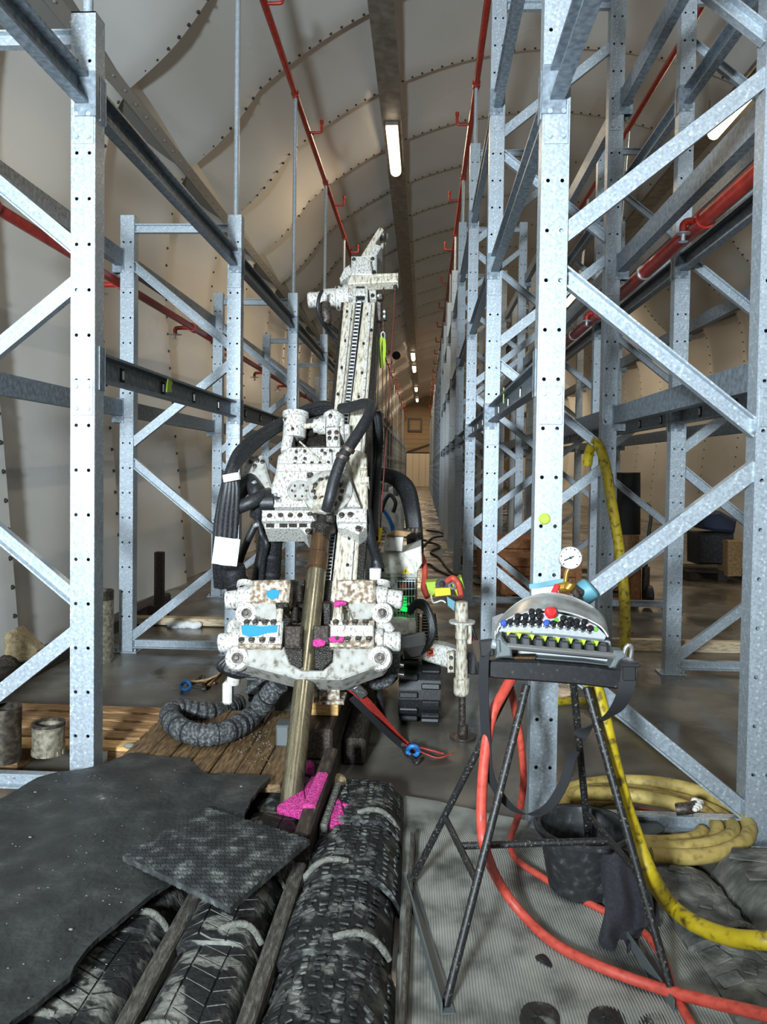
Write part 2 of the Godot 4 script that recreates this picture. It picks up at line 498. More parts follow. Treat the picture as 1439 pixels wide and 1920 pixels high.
	mat("pale_board", Color.WHITE, 0.75, 0.0, {"tex": ntex(85, 0.02, [[0.0, c8(140, 112, 78)], [0.4, c8(190, 168, 134)], [1.0, c8(222, 208, 184)]]), "scale": Vector3(0.9, 4.0, 4.0)})
	mat("orange_wood", Color.WHITE, 0.7, 0.0, {"tex": ntex(86, 0.02, [[0.0, c8(110, 66, 34)], [1.0, c8(160, 104, 58)]]), "scale": 1.5})
	mat("casing", Color.WHITE, 0.55, 0.35, {"tex": ntex(87, 0.02, [[0.0, c8(64, 58, 46)], [0.4, c8(116, 108, 90)], [1.0, c8(168, 162, 144)]]), "scale": 2.5})
	mat("casing_dark", Color.WHITE, 0.45, 0.4, {"tex": ntex(88, 0.02, [[0.0, c8(28, 24, 20)], [0.5, c8(62, 54, 44)], [1.0, c8(98, 88, 74)]]), "scale": 2.5})
	mat("hose_red", Color.WHITE, 0.5, 0.0, {"tex": ntex(91, 0.03, [[0.0, c8(130, 44, 34)], [0.4, c8(176, 66, 52)], [1.0, c8(196, 82, 66)]]), "scale": 2.0})
	mat("hose_yellow", Color.WHITE, 0.5, 0.0, {"tex": ntex(92, 0.016, [[0.0, c8(60, 48, 18)], [0.2, c8(110, 92, 24)], [0.34, c8(168, 146, 22)], [1.0, c8(190, 168, 34)]]), "scale": 2.2})
	mat("hose_ochre", Color.WHITE, 0.6, 0.0, {"tex": ntex(93, 0.016, [[0.0, c8(110, 92, 48)], [0.4, c8(166, 144, 78)], [1.0, c8(186, 164, 96)]]), "scale": 2.2})
	mat("stand_paint", Color.WHITE, 0.5, 0.0, {"tex": ntex(94, 0.035, [[0.0, c8(14, 14, 15)], [0.62, c8(26, 26, 27)], [0.72, c8(60, 56, 50)], [0.84, c8(112, 106, 95)], [1.0, c8(150, 146, 134)]], FastNoiseLite.TYPE_SIMPLEX_SMOOTH, 5), "scale": 4.0})
	mat("table_paint", Color.WHITE, 0.45, 0.0, {"tex": ntex(95, 0.03, [[0.0, c8(14, 14, 15)], [0.8, c8(26, 26, 27)], [0.9, c8(66, 56, 46)], [1.0, c8(120, 104, 84)]]), "scale": 3.0})
	mat("alloy", Color.WHITE, 0.36, 0.6, {"tex": ntex(96, 0.014, [[0.0, c8(140, 140, 136)], [0.5, c8(176, 176, 172)], [1.0, c8(204, 204, 201)]]), "scale": 2.0})
	mat("lever_black", c8(38, 39, 41), 0.55)
	mat("knob_black", c8(16, 17, 20), 0.3)
	mat("knob_red", c8(190, 30, 32), 0.35)
	mat("knob_blue", c8(40, 70, 150), 0.4)
	mat("knob_green", c8(90, 150, 40), 0.4)
	mat("panel_grey", c8(150, 154, 156), 0.5)
	mat("bracket", c8(92, 98, 98), 0.5, 0.2)
	mat("dial", c8(236, 236, 234), 0.5)
	mat("brass", c8(168, 128, 52), 0.35, 0.7)
	mat("tape", c8(84, 138, 152), 0.5)
	mat("cloth", Color.WHITE, 0.95, 0.0, {"tex": ntex(97, 0.03, [[0.0, c8(26, 25, 30)], [1.0, c8(46, 44, 50)]]), "scale": 4.0})
	mat("lath_mud", Color.WHITE, 0.8, 0.0, {"tex": ntex(102, 0.02, [[0.0, c8(44, 40, 35)], [0.5, c8(74, 69, 61)], [1.0, c8(112, 108, 98)]]), "scale": Vector3(6.0, 6.0, 1.2), "bump": fine, "bump_cm": 0.3})
	mat("tyre_muddy", Color.WHITE, 0.65, 0.0, {"tex": ntex(101, 0.011, [[0.0, c8(15, 15, 16)], [0.5, c8(28, 29, 29)], [0.56, c8(44, 45, 43)], [0.6, c8(104, 104, 97)], [1.0, c8(142, 141, 132)]], FastNoiseLite.TYPE_SIMPLEX_SMOOTH, 7), "scale": 1.0, "bump": fine, "bump_cm": 0.5})
	mat("dark_rope", c8(96, 40, 34), 0.8)
	mat("blue_cloth", c8(34, 44, 66), 0.7)
	mat("blue_paint", Color.WHITE, 0.45, 0.2, {"tex": ntex(98, 0.03, [[0.0, c8(22, 62, 100)], [0.5, c8(40, 118, 186)], [1.0, c8(70, 146, 206)]]), "scale": 5.0})
	mat("stone", c8(118, 116, 108), 0.9)
	mat("foam", Color.WHITE, 0.85, 0.0, {"tex": ntex(99, 0.02, [[0.0, c8(140, 120, 84)], [1.0, c8(196, 180, 146)]]), "scale": 2.0, "bump": fine, "bump_cm": 1.0})

# ---------------------------------------------------------------- the scene
func _ready() -> void:
	lens_basis = Basis.from_euler(Vector3(-0.030, 0.0516, 0.0142))
	var cam := Camera3D.new()
	cam.name = "camera"
	cam.projection = Camera3D.PROJECTION_FRUSTUM
	cam.near = 0.05
	cam.size = cam.near * PH / FOCAL
	cam.frustum_offset = Vector2(0, -(PH * 0.5 - AXIS_Y) / FOCAL * cam.near)
	cam.far = 200.0
	cam.transform = Transform3D(lens_basis, EYE)
	add_child(cam)
	cam.current = true
	var we := WorldEnvironment.new()
	var env := Environment.new()
	env.background_mode = Environment.BG_COLOR
	env.background_color = Color.BLACK
	env.tonemap_mode = Environment.TONE_MAPPER_LINEAR
	env.tonemap_exposure = 1.25
	env.sdfgi_enabled = true
	env.ssao_enabled = true
	env.ssil_enabled = true
	we.environment = env
	add_child(we)
	rng.seed = 5
	materials()
	lights()
	hall()
	racks()
	pipes()
	rig()
	ground()
	left_side()
	stand()
	right_side()

func area(called: String, where: Vector3, towards: Vector3, size: Vector2, energy: float, col: Color) -> void:
	var a := AreaLight3D.new()
	a.name = called
	a.area_size = size
	a.light_color = col
	a.light_energy = energy
	a.area_range = 120.0
	a.area_attenuation = 2.0
	a.shadow_enabled = true
	add_child(a)
	a.look_at_from_position(where, where + towards, Vector3.UP if absf(towards.normalized().y) < 0.95 else Vector3.FORWARD)

func lights() -> void:
	# unseen floodlight behind the camera, out of view, placed to light posts and rig
	var cool := Color(0.90, 0.96, 1.0)
	var at0 := Vector3(-1.25, 2.05, 2.2)
	var spot := SpotLight3D.new()
	spot.name = "unseen_floodlight_beam"
	spot.position = at0
	spot.spot_angle = 50.0
	spot.spot_angle_attenuation = 1.0
	spot.spot_range = 120.0
	spot.spot_attenuation = 2.0
	spot.light_size = 0.26
	spot.light_color = cool
	spot.light_energy = 84.0
	spot.shadow_enabled = true
	add_child(spot)
	spot.look_at_from_position(at0, at0 + Vector3(0.03, 0.17, -1), Vector3.UP)
	var o := base("unseen_floodlight", Vector3(-1.25, 0, 2.35))
	tag(o, "unseen floodlight on a mast, out of view behind the camera, placed to light the posts and rig", "floodlight")
	part(o, "mast", M.bolt, func(mb): mb.rod(Vector3(-1.25, 0.0, 2.5), Vector3(-1.25, 2.1, 2.5), 0.025))
	part(o, "lamp_housing", M.bolt, func(mb): mb.cube(at0 + Vector3(0, 0, 0.26), Vector3(0.4, 0.4, 0.1), 0.01))
	part(o, "lamp_glass", M.tube_glow, func(mb): mb.cube(at0 + Vector3(0, 0, 0.2), Vector3(0.36, 0.36, 0.02)))
	# ceiling lamps under the two cable trays; the photograph shows those beyond 12 m
	var warm := Color(1.0, 0.9, 0.76)
	var neutral := Color(0.98, 1.0, 1.0)
	for side in 2:
		var x := -0.6 if side == 0 else 4.62
		for z in ([0.7, -13.5, -38.0, -42.7, -53.6, -62.0] if side == 0 else [0.7, -12.0, -25.0, -38.0, -52.0]):
			var l := base("ceiling_lamp", Vector3(x, 7.08, z))
			var seen: bool = z < -10.0  # the near pair is out of view, placed to light mats and drill rod
			tag(l, ("nearest lit ceiling lamp under the tray above the aisle" if z > -20.0 else "lit ceiling lamp under the tray far down the aisle") if seen and side == 0 else ("large lit ceiling lamp above the right-hand racks" if z > -20.0 else "small lit ceiling lamp glimpsed between the right-hand racks") if seen else "unseen ceiling lamp under the cable tray overhead, out of view, placed to light the mats and drill rod", "lamp", "" if seen and z > -20.0 else ("far lamps above the aisle" if side == 0 else "far lamps above the racks") if seen else "unseen overhead lamps")
			part(l, "housing", M.tray, func(mb): mb.cube(Vector3(x, 7.11, z), Vector3(0.22, 0.06, 1.9), 0.01))
			part(l, "tube", M.tube_glow, func(mb): mb.rod(Vector3(x, 7.05, z - 0.92), Vector3(x, 7.05, z + 0.92), 0.1))
			area("ceiling_light", Vector3(x, 6.96, z), Vector3.DOWN, Vector2(0.2, 1.8), 12.0 if z > -5.0 else 18.0 if z > -30.0 else 26.0, neutral if z > -5.0 else warm)

# cross-section of the lining: the left wall from the floor to the haunch, then the vault
const MID := 2.0
const VR := 6.28
const VY := 1.72

func wall_section(n := 14) -> PackedVector2Array:
	var c := Curve2D.new()
	var pts := [Vector2(-3.1, 0), Vector2(-3.22, 1.5), Vector2(-3.35, 3.0), Vector2(-3.39, 4.14), Vector2(-3.28, 5.0), Vector2(-3.12, 5.36)]
	var out := PackedVector2Array()
	for i in pts.size() - 1:
		var a: Vector2 = pts[maxi(i - 1, 0)]
		var b: Vector2 = pts[i]
		var d: Vector2 = pts[i + 1]
		var e: Vector2 = pts[mini(i + 2, pts.size() - 1)]
		for k in 4: out.append(b.cubic_interpolate(d, a, e, k / 4.0))
	out.append(pts[-1])
	return out

func roof_section() -> PackedVector2Array:
	var out := PackedVector2Array()
	for k in 91:
		var a := lerpf(deg_to_rad(144.1), deg_to_rad(35.9), k / 90.0)
		out.append(Vector2(MID + VR * cos(a), VY + VR * sin(a)))
	return out

func panel(mb: MB, sec: PackedVector2Array, z0: float, z1: float, flip: bool, wavy := 0.0) -> void:
	var ts := [0.0, 0.1, 0.2, 0.32, 0.44, 0.54, 0.64, 0.74, 0.82, 0.88, 0.94, 1.0]
	var rows: Array = []
	var back: Array = []
	for t: float in ts:
		var u := clampf(t / 0.9, 0.0, 1.0)
		var off := 0.13 * (1.0 - pow(u, 2.2))
		var z := lerpf(z0, z1, t)
		var r := PackedVector3Array()
		var r2 := PackedVector3Array()
		for i in sec.size():
			var p := sec[i]
			var d := (sec[mini(i + 1, sec.size() - 1)] - sec[maxi(i - 1, 0)]).normalized()
			var n := Vector2(-d.y, d.x)
			var arc := minf(i, sec.size() - 1 - i) / float(sec.size() - 1)
			var q := p + n * (off - wavy * t * t * sin(clampf(arc * 9.0, 0.0, 1.0) * PI))
			if flip: q.x = 2.0 * MID - q.x
			r.append(Vector3(q.x, q.y, z))
			var q2 := p + n * (off + 0.05)
			if flip: q2.x = 2.0 * MID - q2.x
			r2.append(Vector3(q2.x, q2.y, z))
		rows.append(r)
		back.append(r2)
	var c := Vector3(MID, 2.5, (z0 + z1) * 0.5)
	facing(mb, rows, c, 1.0)
	facing(mb, back, c, -1.0)
	for e in [0, ts.size() - 1]:
		for k in sec.size() - 1:
			mb.out_quad(rows[e][k], rows[e][k + 1], back[e][k + 1], back[e][k], Vector3(0, 0, 1.0 if e == 0 else -1.0))

func facing(mb: MB, rows: Array, c: Vector3, sgn: float) -> void:
	mb.sg += 1
	for i in rows.size() - 1:
		for k in rows[i].size() - 1:
			var p: Vector3 = rows[i][k]
			mb.out_quad(p, rows[i][k + 1], rows[i + 1][k + 1], rows[i + 1][k], (Vector3(c.x, minf(c.y, p.y), p.z) - p) * sgn, mb.sg)
	mb.sg += 1

func stud(mb: MB, p: Vector3, n: Vector3, r := 0.013) -> void:
	mb.lathe(p, n, [[r * 1.5, -0.01], [r * 1.5, 0.004], [r, 0.006], [r, 0.016], [0, 0.018]], 8)

func hall() -> void:
	# floor, 0.3 m thick
	var f := part(self, "floor", M.concrete, func(b): b.cube(Vector3(2, -0.15, -29), Vector3(12.0, 0.3, 76)))
	tag(f, "grey concrete floor, wet and shining around the drill rig", "floor", "", "structure")
	var wl := base("wall_left")
	tag(wl, "cream lined left wall of bolted curved panels", "wall", "", "structure")
	var wr := base("wall_right")
	tag(wr, "cream lined right wall of bolted curved panels", "wall", "", "structure")
	var ce := base("ceiling")
	tag(ce, "cream vaulted ceiling of overlapping bolted curved panels", "ceiling", "", "structure")
	var wsec := wall_section()
	var rsec := roof_section()
	var m1 := MB.new()
	panel(m1, rsec, 0, -2.16, false, 0.1)
	var roof := m1.mesh()
	var m2 := MB.new()
	panel(m2, wsec, 0, -2.16, false)
	var wall := m2.mesh()
	var m3 := MB.new()
	panel(m3, wsec, 0, -2.16, true)
	var wall2 := m3.mesh()
	var b1 := MB.new()
	for k in 74:
		var a := lerpf(deg_to_rad(143.3), deg_to_rad(36.7), k / 73.0)
		var n := Vector3(cos(a), sin(a), 0)
		var arc := minf(k, 73 - k) / 73.0
		stud(b1, Vector3(MID, VY, -2.115) + n * (VR - 0.1 * sin(clampf(arc * 9.0, 0.0, 1.0) * PI)), -n)
	var roof_bolts := b1.mesh()
	var b2 := MB.new()
	var b3 := MB.new()
	for k in 24:
		var y := 0.15 + k * 0.222
		for i in wsec.size() - 1:
			if wsec[i].y <= y and wsec[i + 1].y > y:
				var p := wsec[i].lerp(wsec[i + 1], (y - wsec[i].y) / (wsec[i + 1].y - wsec[i].y))
				stud(b2, Vector3(p.x, y, -2.115), Vector3.RIGHT)
				stud(b3, Vector3(2 * MID - p.x, y, -2.115), Vector3.LEFT)
	var left_bolts := b2.mesh()
	var right_bolts := b3.mesh()
	for k in range(-7, 29):
		var z := -(7.82 + 2.1 * (k - 1))
		shared(roof, "roof_panel", M.liner, ce, Vector3(0, 0, z))
		shared(wall, "wall_panel", M.liner, wl, Vector3(0, 0, z))
		shared(wall2, "wall_panel", M.liner, wr, Vector3(0, 0, z))
		if k > -3 and k < 12:
			tag(shared(roof_bolts, "bolt_row", M.bolt, ce, Vector3(0, 0, z)), "", "", "", "stuff")
			tag(shared(left_bolts, "bolt_row", M.bolt, wl, Vector3(0, 0, z)), "", "", "", "stuff")
			if k > 0: tag(shared(right_bolts, "bolt_row", M.bolt, wr, Vector3(0, 0, z)), "", "", "", "stuff")
	# the angle that joins wall and vault
	for s in 2:
		var t := MB.new()
		var sx := func(x: float) -> float: return x if s == 0 else 2 * MID - x
		var pts := [Vector2(-3.08, 5.43), Vector2(-3.07, 5.41), Vector2(-3.13, 5.3), Vector2(-3.17, 5.32), Vector2(-3.5, 5.22), Vector2(-3.5, 5.6), Vector2(-3.1, 5.6)]
		var poly := PackedVector2Array()
		for p in pts: poly.append(Vector2(sx.call(p.x), p.y))
		t.prism(poly, Transform3D(Basis(), Vector3.ZERO), -66.5, 8.8)
		for k in 90:
			var z := -3.0 - k * 0.3
			if s == 0: stud(t, Vector3(-3.1, 5.355, z), Vector3(0.83, -0.55, 0), 0.012)
		var o := put(t, "trim_%d" % (s + 1), M.liner_trim, self)
		tag(o, ["long bolted angle joining the left wall to the vault", "long bolted angle joining the right wall to the vault"][s], "trim", "", "structure")
	# end walls
	var e := base("wall_end")
	tag(e, "tan block end wall with a pale roller door far down the aisle", "wall", "", "structure")
	part(e, "end_panel", M.block_wall, func(b):
		b.cube(Vector3(2, 4.1, -66.4), Vector3(11.6, 8.6, 0.4))
		for r in 9: b.cube(Vector3(-0.4, 3.3 + r * 0.4, -66.19), Vector3(4.6, 0.02, 0.03)))
	for k in 4: part(e, "door_panel", M.door_paint, func(b): b.cube(Vector3(-1.22 + k * 0.55, 1.42, -66.1), Vector3(0.54, 2.84, 0.1), 0.02))
	part(e, "door_lintel", M.bolt, func(b): b.cube(Vector3(-0.4, 2.92, -66.1), Vector3(2.5, 0.1, 0.16), 0.02))
	for x in [-1.55, 0.72]: part(e, "door_jamb", M.bolt, func(b): b.cube(Vector3(x, 1.43, -66.1), Vector3(0.1, 2.86, 0.16), 0.02))
	part(e, "vent_frame", M.bolt, func(b): b.prism(PackedVector2Array([Vector2(-1.4, 4.7), Vector2(-0.2, 4.7), Vector2(-0.2, 5.9), Vector2(-1.4, 5.9), Vector2(-1.4, 4.75), Vector2(-1.25, 4.85), Vector2(-1.25, 5.75), Vector2(-0.35, 5.75), Vector2(-0.35, 4.85), Vector2(-1.25, 4.85)]), Transform3D(Basis(), Vector3.ZERO), -66.2, -66.05))
	part(e, "diagonal_brace", M.bolt, func(b): b.bar(Vector3(-1.4, 3.0, -66.1), Vector3(0.6, 3.7, -66.1), 0.1, 0.08, Vector3.UP))
	var w := part(self, "wall_back", M.liner, func(b): b.cube(Vector3(2, 4.1, 8.9), Vector3(11.6, 8.8, 0.3)))
	tag(w, "plain end wall behind the camera", "wall", "", "structure")
	# the cable trays
	for s in 2:
		var x := -0.6 if s == 0 else 4.62
		var tr := base("cable_tray", Vector3(x, 7.2, -10))
		tag(tr, ["long grey cable tray hung above the aisle and carrying lamps", "long grey cable tray hung above the right-hand racks"][s], "cable tray")
		part(tr, "channel", M.tray, func(b):
			b.section([[-0.16, 0.0], [0.16, 0.0], [0.16, 0.07], [0.15, 0.07], [0.15, 0.012], [-0.15, 0.012], [-0.15, 0.07], [-0.16, 0.07]], Vector3(x, 7.14, 8), Vector3(x, 7.14, -65), Vector3.LEFT)
			b.cube(Vector3(x - 0.05, 7.19, -28.5), Vector3(0.1, 0.05, 73)))
		for k in 16:
			for d in [-0.12, 0.12]:
				var z := 4.0 - k * 4.2
				var top := VY + sqrt(VR * VR - (x + d - MID) * (x + d - MID)) + 0.05
				part(tr, "hanger", M.tray, func(b): b.rod(Vector3(x + d, 7.2, z), Vector3(x + d, top, z), 0.008, 6))
	part(tag(base("loudspeaker", Vector3(-0.9, 7.3, -36)), "small round black loudspeaker on the vault far beyond the mast", "loudspeaker"), "cone", M.dark, func(b): b.lathe(Vector3(-1.35, 6.8, -36), Vector3(0, 0, 1), [[0, -0.2], [0.16, -0.2], [0.2, 0], [0.17, 0.06], [0, 0.02]], 16))

# ---------------------------------------------------------------- racks
const SHRINK := 0.957
const BAY := 2.88 * SHRINK
const CSEC := [[-0.035, 0.022], [-0.035, -0.022], [0.035, -0.022], [0.035, 0.022], [0.027, 0.022], [0.027, -0.013], [-0.027, -0.013], [-0.027, 0.022]]

func post_mesh(h: float, holes: bool) -> ArrayMesh:
	var mb := MB.new()
	var w := 0.056
	var d := 0.05
	if not holes:
		mb.cube(Vector3(0, h * 0.5, 0), Vector3(w * 2, h, d * 2))
		return mb.mesh()
	# sides, back and a front plate with punched pairs of holes
	for s in [-1.0, 1.0]: mb.cube(Vector3(s * (w - 0.003), h * 0.5, -0.003), Vector3(0.006, h, d * 2 - 0.006), 0.0)
	mb.cube(Vector3(0, h * 0.5, -d + 0.003), Vector3(w * 2 - 0.012, h, 0.006))
	var pitch := 0.2035
	var y := 0.3
	plate(mb, -w, w, 0.0, y - 0.04, d)
	while y < h - 0.1:
		for s in 2:
			var x0 := -w if s == 0 else 0.0
			punched(mb, x0, x0 + w, y - 0.04, y + 0.04, Vector2(-0.029 if s == 0 else 0.029, y), 0.0085, d)
		var nx := minf(y + pitch, h + 0.04)
		plate(mb, -w, w, y + 0.04, h if nx > h - 0.1 else nx - 0.04, d)
		y += pitch
	mb.cube(Vector3(0, h - 0.003, 0), Vector3(w * 2, 0.006, d * 2))
	return mb.mesh()

func plate(mb: MB, x0: float, x1: float, y0: float, y1: float, z: float) -> void:
	if y1 <= y0: return
	mb.quad(Vector3(x0, y0, z), Vector3(x1, y0, z), Vector3(x1, y1, z), Vector3(x0, y1, z))
	mb.quad(Vector3(x0, y0, z - 0.005), Vector3(x0, y1, z - 0.005), Vector3(x1, y1, z - 0.005), Vector3(x1, y0, z - 0.005))

func punched(mb: MB, x0: float, x1: float, y0: float, y1: float, c: Vector2, r: float, z: float) -> void:
	var m := [Vector2(x1, c.y), Vector2(x1, y1), Vector2(c.x, y1), Vector2(x0, y1), Vector2(x0, c.y), Vector2(x0, y0), Vector2(c.x, y0), Vector2(x1, y0)]
	for k in 8:
		var a := c + Vector2(cos(k * PI / 4), sin(k * PI / 4)) * r
		var b := c + Vector2(cos((k + 1) * PI / 4), sin((k + 1) * PI / 4)) * r
		var o: Vector2 = m[k]
		var o2: Vector2 = m[(k + 1) % 8]
		mb.quad(Vector3(a.x, a.y, z), Vector3(o.x, o.y, z), Vector3(o2.x, o2.y, z), Vector3(b.x, b.y, z))
		mb.quad(Vector3(a.x, a.y, z), Vector3(b.x, b.y, z), Vector3(b.x, b.y, z - 0.005), Vector3(a.x, a.y, z - 0.005))

func rack_row(row: String, xa: float, xb: float, z1: float, h: float, count: int, levels: Array, prefix: String) -> void:
	var mid := (xa + xb) * 0.5
	var post := post_mesh(h, true)
	var plain_post := post_mesh(h, false)
	var nodes: Array[Vector2] = []
	var k := 0
	var y := 0.05
	while y < h - 0.1:
		nodes.append(Vector2((xb if (k % 2 == 0) == (prefix != "") else xa) - mid, y))
		k += 1
		y += 0.8
	var braces: Array[Mesh] = []
	for i in nodes.size() - 1:
		var mb := MB.new()
		var a := Vector3(nodes[i].x, nodes[i].y + 0.045, 0.012)
		var b := Vector3(nodes[i + 1].x, nodes[i + 1].y - 0.045, 0.012)
		var d := (b - a).normalized()
		mb.section(CSEC, a + d * 0.05, b - d * 0.05, d.cross(Vector3.BACK) * (1.0 if d.x > 0 else -1.0))
		braces.append(mb.mesh())
	var st := MB.new()
	var w := absf(xa - xb) * 0.5 - 0.056
	st.section(CSEC, Vector3(-w, 0, 0.01), Vector3(w, 0, 0.01), Vector3.UP)
	var strut := st.mesh()
	var bp := MB.new()
	bp.cube(Vector3(0, 0.006, 0), Vector3(0.2, 0.012, 0.16), 0.003)
	for s in [-0.08, 0.08]: bp.rod(Vector3(s, 0.012, 0.05), Vector3(s, 0.035, 0.05), 0.011, 6)
	var foot := bp.mesh()
	var sp := MB.new()
	sp.cube(Vector3(0, 0.0, 0.051), Vector3(0.1, 0.16, 0.006), 0.002)
	for s in [-0.028, 0.028]:
		for t in [-0.05, 0.05]: sp.rod(Vector3(s, t, 0.05), Vector3(s, t, 0.062), 0.011, 6)
	var splice := sp.mesh()
	var far := MB.new()
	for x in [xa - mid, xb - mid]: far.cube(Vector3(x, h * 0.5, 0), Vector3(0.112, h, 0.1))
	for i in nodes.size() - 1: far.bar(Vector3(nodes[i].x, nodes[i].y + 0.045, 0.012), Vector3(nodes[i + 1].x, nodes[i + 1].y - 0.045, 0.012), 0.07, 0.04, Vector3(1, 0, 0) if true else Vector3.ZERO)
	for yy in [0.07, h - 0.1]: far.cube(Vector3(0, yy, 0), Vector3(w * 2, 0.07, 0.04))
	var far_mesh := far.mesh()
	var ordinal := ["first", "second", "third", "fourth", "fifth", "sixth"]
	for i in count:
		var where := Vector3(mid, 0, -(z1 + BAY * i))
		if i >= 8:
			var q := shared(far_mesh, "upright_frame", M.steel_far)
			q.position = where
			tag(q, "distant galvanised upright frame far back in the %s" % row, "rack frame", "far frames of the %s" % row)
			continue
		var o := base("upright_frame", where)
		tag(o, "%s galvanised upright frame of the %s, counted from the camera" % [ordinal[i], row] if i < 6 else "galvanised upright frame beyond the sixth in the %s" % row, "rack frame", "near frames of the %s" % row)
		for x in [xa - mid, xb - mid]:
			shared(post if i < 5 else plain_post, "post", M.steel, o, Vector3(x, 0, 0))
			shared(foot, "base_plate", M.steel, o, Vector3(x, 0, 0))
			if i < 5:
				for l in levels: shared(splice, "splice_plate", M.zinc_bright if false else M.steel, o, Vector3(x, l - 0.16, 0))
		for b in braces: shared(b, "brace", M.steel, o)
		shared(strut, "strut", M.steel, o, Vector3(0, 0.07, 0))
		shared(strut, "strut", M.steel, o, Vector3(0, h - 0.1, 0))
	# beams, one bay each
	var names := ["lower", "middle", "upper"]
	for side in 2:
		var inward := signf(mid - (xa if side == 0 else xb))
		var bx := xa if side == 0 else xb - inward * 0.06
		var bm := MB.new()
		var l := BAY - 0.104
		# open channel whose mouth looks away from the rack
		var o1 := 0.03
		bm.section([[-o1, -0.065], [o1, -0.065], [o1, -0.052], [-o1 + 0.012, -0.052], [-o1 + 0.012, 0.052], [o1, 0.052], [o1, 0.065], [-o1, 0.065]], Vector3(0, 0, -0.052), Vector3(0, 0, -0.052 - l), Vector3(-inward, 0, 0))
		var beam := bm.mesh()
		var plates: Array[Mesh] = []
		for z in [-0.054, -0.05 - l]:
			var ep := MB.new()
			ep.cube(Vector3(-inward * 0.012, -0.02, z), Vector3(0.1, 0.2, 0.008), 0.002)
			ep.cube(Vector3(-inward * 0.0585, -0.02, z + (0.03 if z > -1.0 else -0.03)), Vector3(0.005, 0.2, 0.06), 0.001)
			plates.append(ep.mesh())
		var both := MB.new()
		both.cube(Vector3(0, 0, -BAY * 0.5), Vector3(0.05, 0.13, l))
		var simple := both.mesh()
		for lv in levels.size():
			for i in count - 1:
				pass
				var where := Vector3(bx, levels[lv], -(z1 + BAY * i))
				var face: String = ["aisle side", "far side"][side]
				var lab := "%s galvanised beam on the %s of the %s, %s bay" % [names[lv], face, row, ordinal[i]] if i < 6 else "distant galvanised beam far back in the %s" % row
				if i < 6:
					var o := base("rack_beam", where)
					tag(o, lab, "rack beam", "near beams of the %s" % row, "thing")
					shared(beam, "channel", M.beam_steel, o)
					for e in plates: shared(e, "end_plate", M.beam_steel, o)
					if side == 0 and lv == 0 and i < 3:
						for q in 4:
							part(o, "bay_tag", M.dark, func(b): b.cube(where + Vector3(-inward * (-0.016), 0.0, -0.45 - q * 0.62), Vector3(0.006, 0.07, 0.05), 0.001))
							part(o, "tag_sticker", M.dial, func(b): b.cube(where + Vector3(-inward * (-0.011), 0.0, -0.45 - q * 0.62), Vector3(0.006, 0.045, 0.018), 0.001))
				else:
					var q := shared(simple, "rack_beam", M.beam_steel)
					q.position = where
					tag(q, lab, "rack beam", "far beams of the %s" % row, "thing")
	# prefix is used by the first row only: a row standing half a bay nearer keeps its beams coming towards the camera
	if prefix:
		for side in 1:
			var bx := xa
			var inward := signf(mid - bx)
			for lv in [1]:
				var o := base("rack_beam", Vector3(bx, levels[lv], -z1 + BAY))
				tag(o, "%s galvanised beam on the %s of the %s, coming towards the camera" % [names[lv], ["aisle side", "far side"][side], row], "rack beam", "near beams of the %s" % row, "thing")
				part(o, "channel", M.beam_steel, func(b): b.section([[-0.03, -0.065], [0.03, -0.065], [0.03, -0.052], [-0.018, -0.052], [-0.018, 0.052], [0.03, 0.052], [0.03, 0.065], [-0.03, 0.065]], Vector3(bx, levels[lv], -z1 + 2.6), Vector3(bx, levels[lv], -z1 + 0.052), Vector3(-inward, 0, 0)))
				part(o, "end_plate", M.beam_steel, func(b):
					b.cube(Vector3(bx - inward * 0.012, levels[lv] - 0.02, -z1 + 0.056), Vector3(0.1, 0.2, 0.008), 0.002))

func racks() -> void:
	rack_row("left rack row", -1.55, -2.43, 3.474, 3.57, 23, [2.01, 3.225], "yes")
	rack_row("right rack row", 0.522, 1.416, 3.283, 5.19, 23, [1.98, 3.13, 4.37], "yes")
	rack_row("rearmost rack row", 1.93, 2.82, 3.25, 5.19, 16, [1.98, 3.13, 4.37], "")
	for p in [[290, 724, Vector3(0, 0.09, 0.035)], [961, 742, Vector3(0, 0.1, 0.012)]]:
		var d := 4.55 if p[0] < 500 else 4.95
		var w := at(p[0], p[1], d)
		var s := -1.0 if p[0] < 500 else 1.0
		w.x = (-1.55 + 0.02) if s < 0 else 0.522 - 0.02
		tag(part(self, "paint_mark", M.yellow_green, func(b): b.prism(PackedVector2Array([Vector2(-0.05, -0.04), Vector2(0.05, -0.03), Vector2(0.03, 0.0), Vector2(0.06, 0.03), Vector2(-0.02, 0.05), Vector2(-0.04, 0.01)]) if s < 0 else PackedVector2Array([Vector2(-0.012, -0.05), Vector2(0.012, -0.05), Vector2(0.012, 0.05), Vector2(-0.012, 0.05)]), Transform3D(Basis(Vector3(0, 0, s), Vector3.UP, Vector3(-s, 0, 0)), w), -0.002, 0.004)), ["sprayed yellow-green mark on the left lower beam", "thin yellow-green mark on the right lower beam"][0 if s < 0 else 1], "paint mark")
	var u := at(1022, 973, 3.228)
	tag(part(self, "paint_mark", M.yellow_green, func(b): b.lathe(u, Vector3.BACK, [[0, -0.004], [0.025, -0.004], [0.02, 0.004], [0, 0.004]], 9)), "round yellow-green paint dot on the central right post", "paint mark")

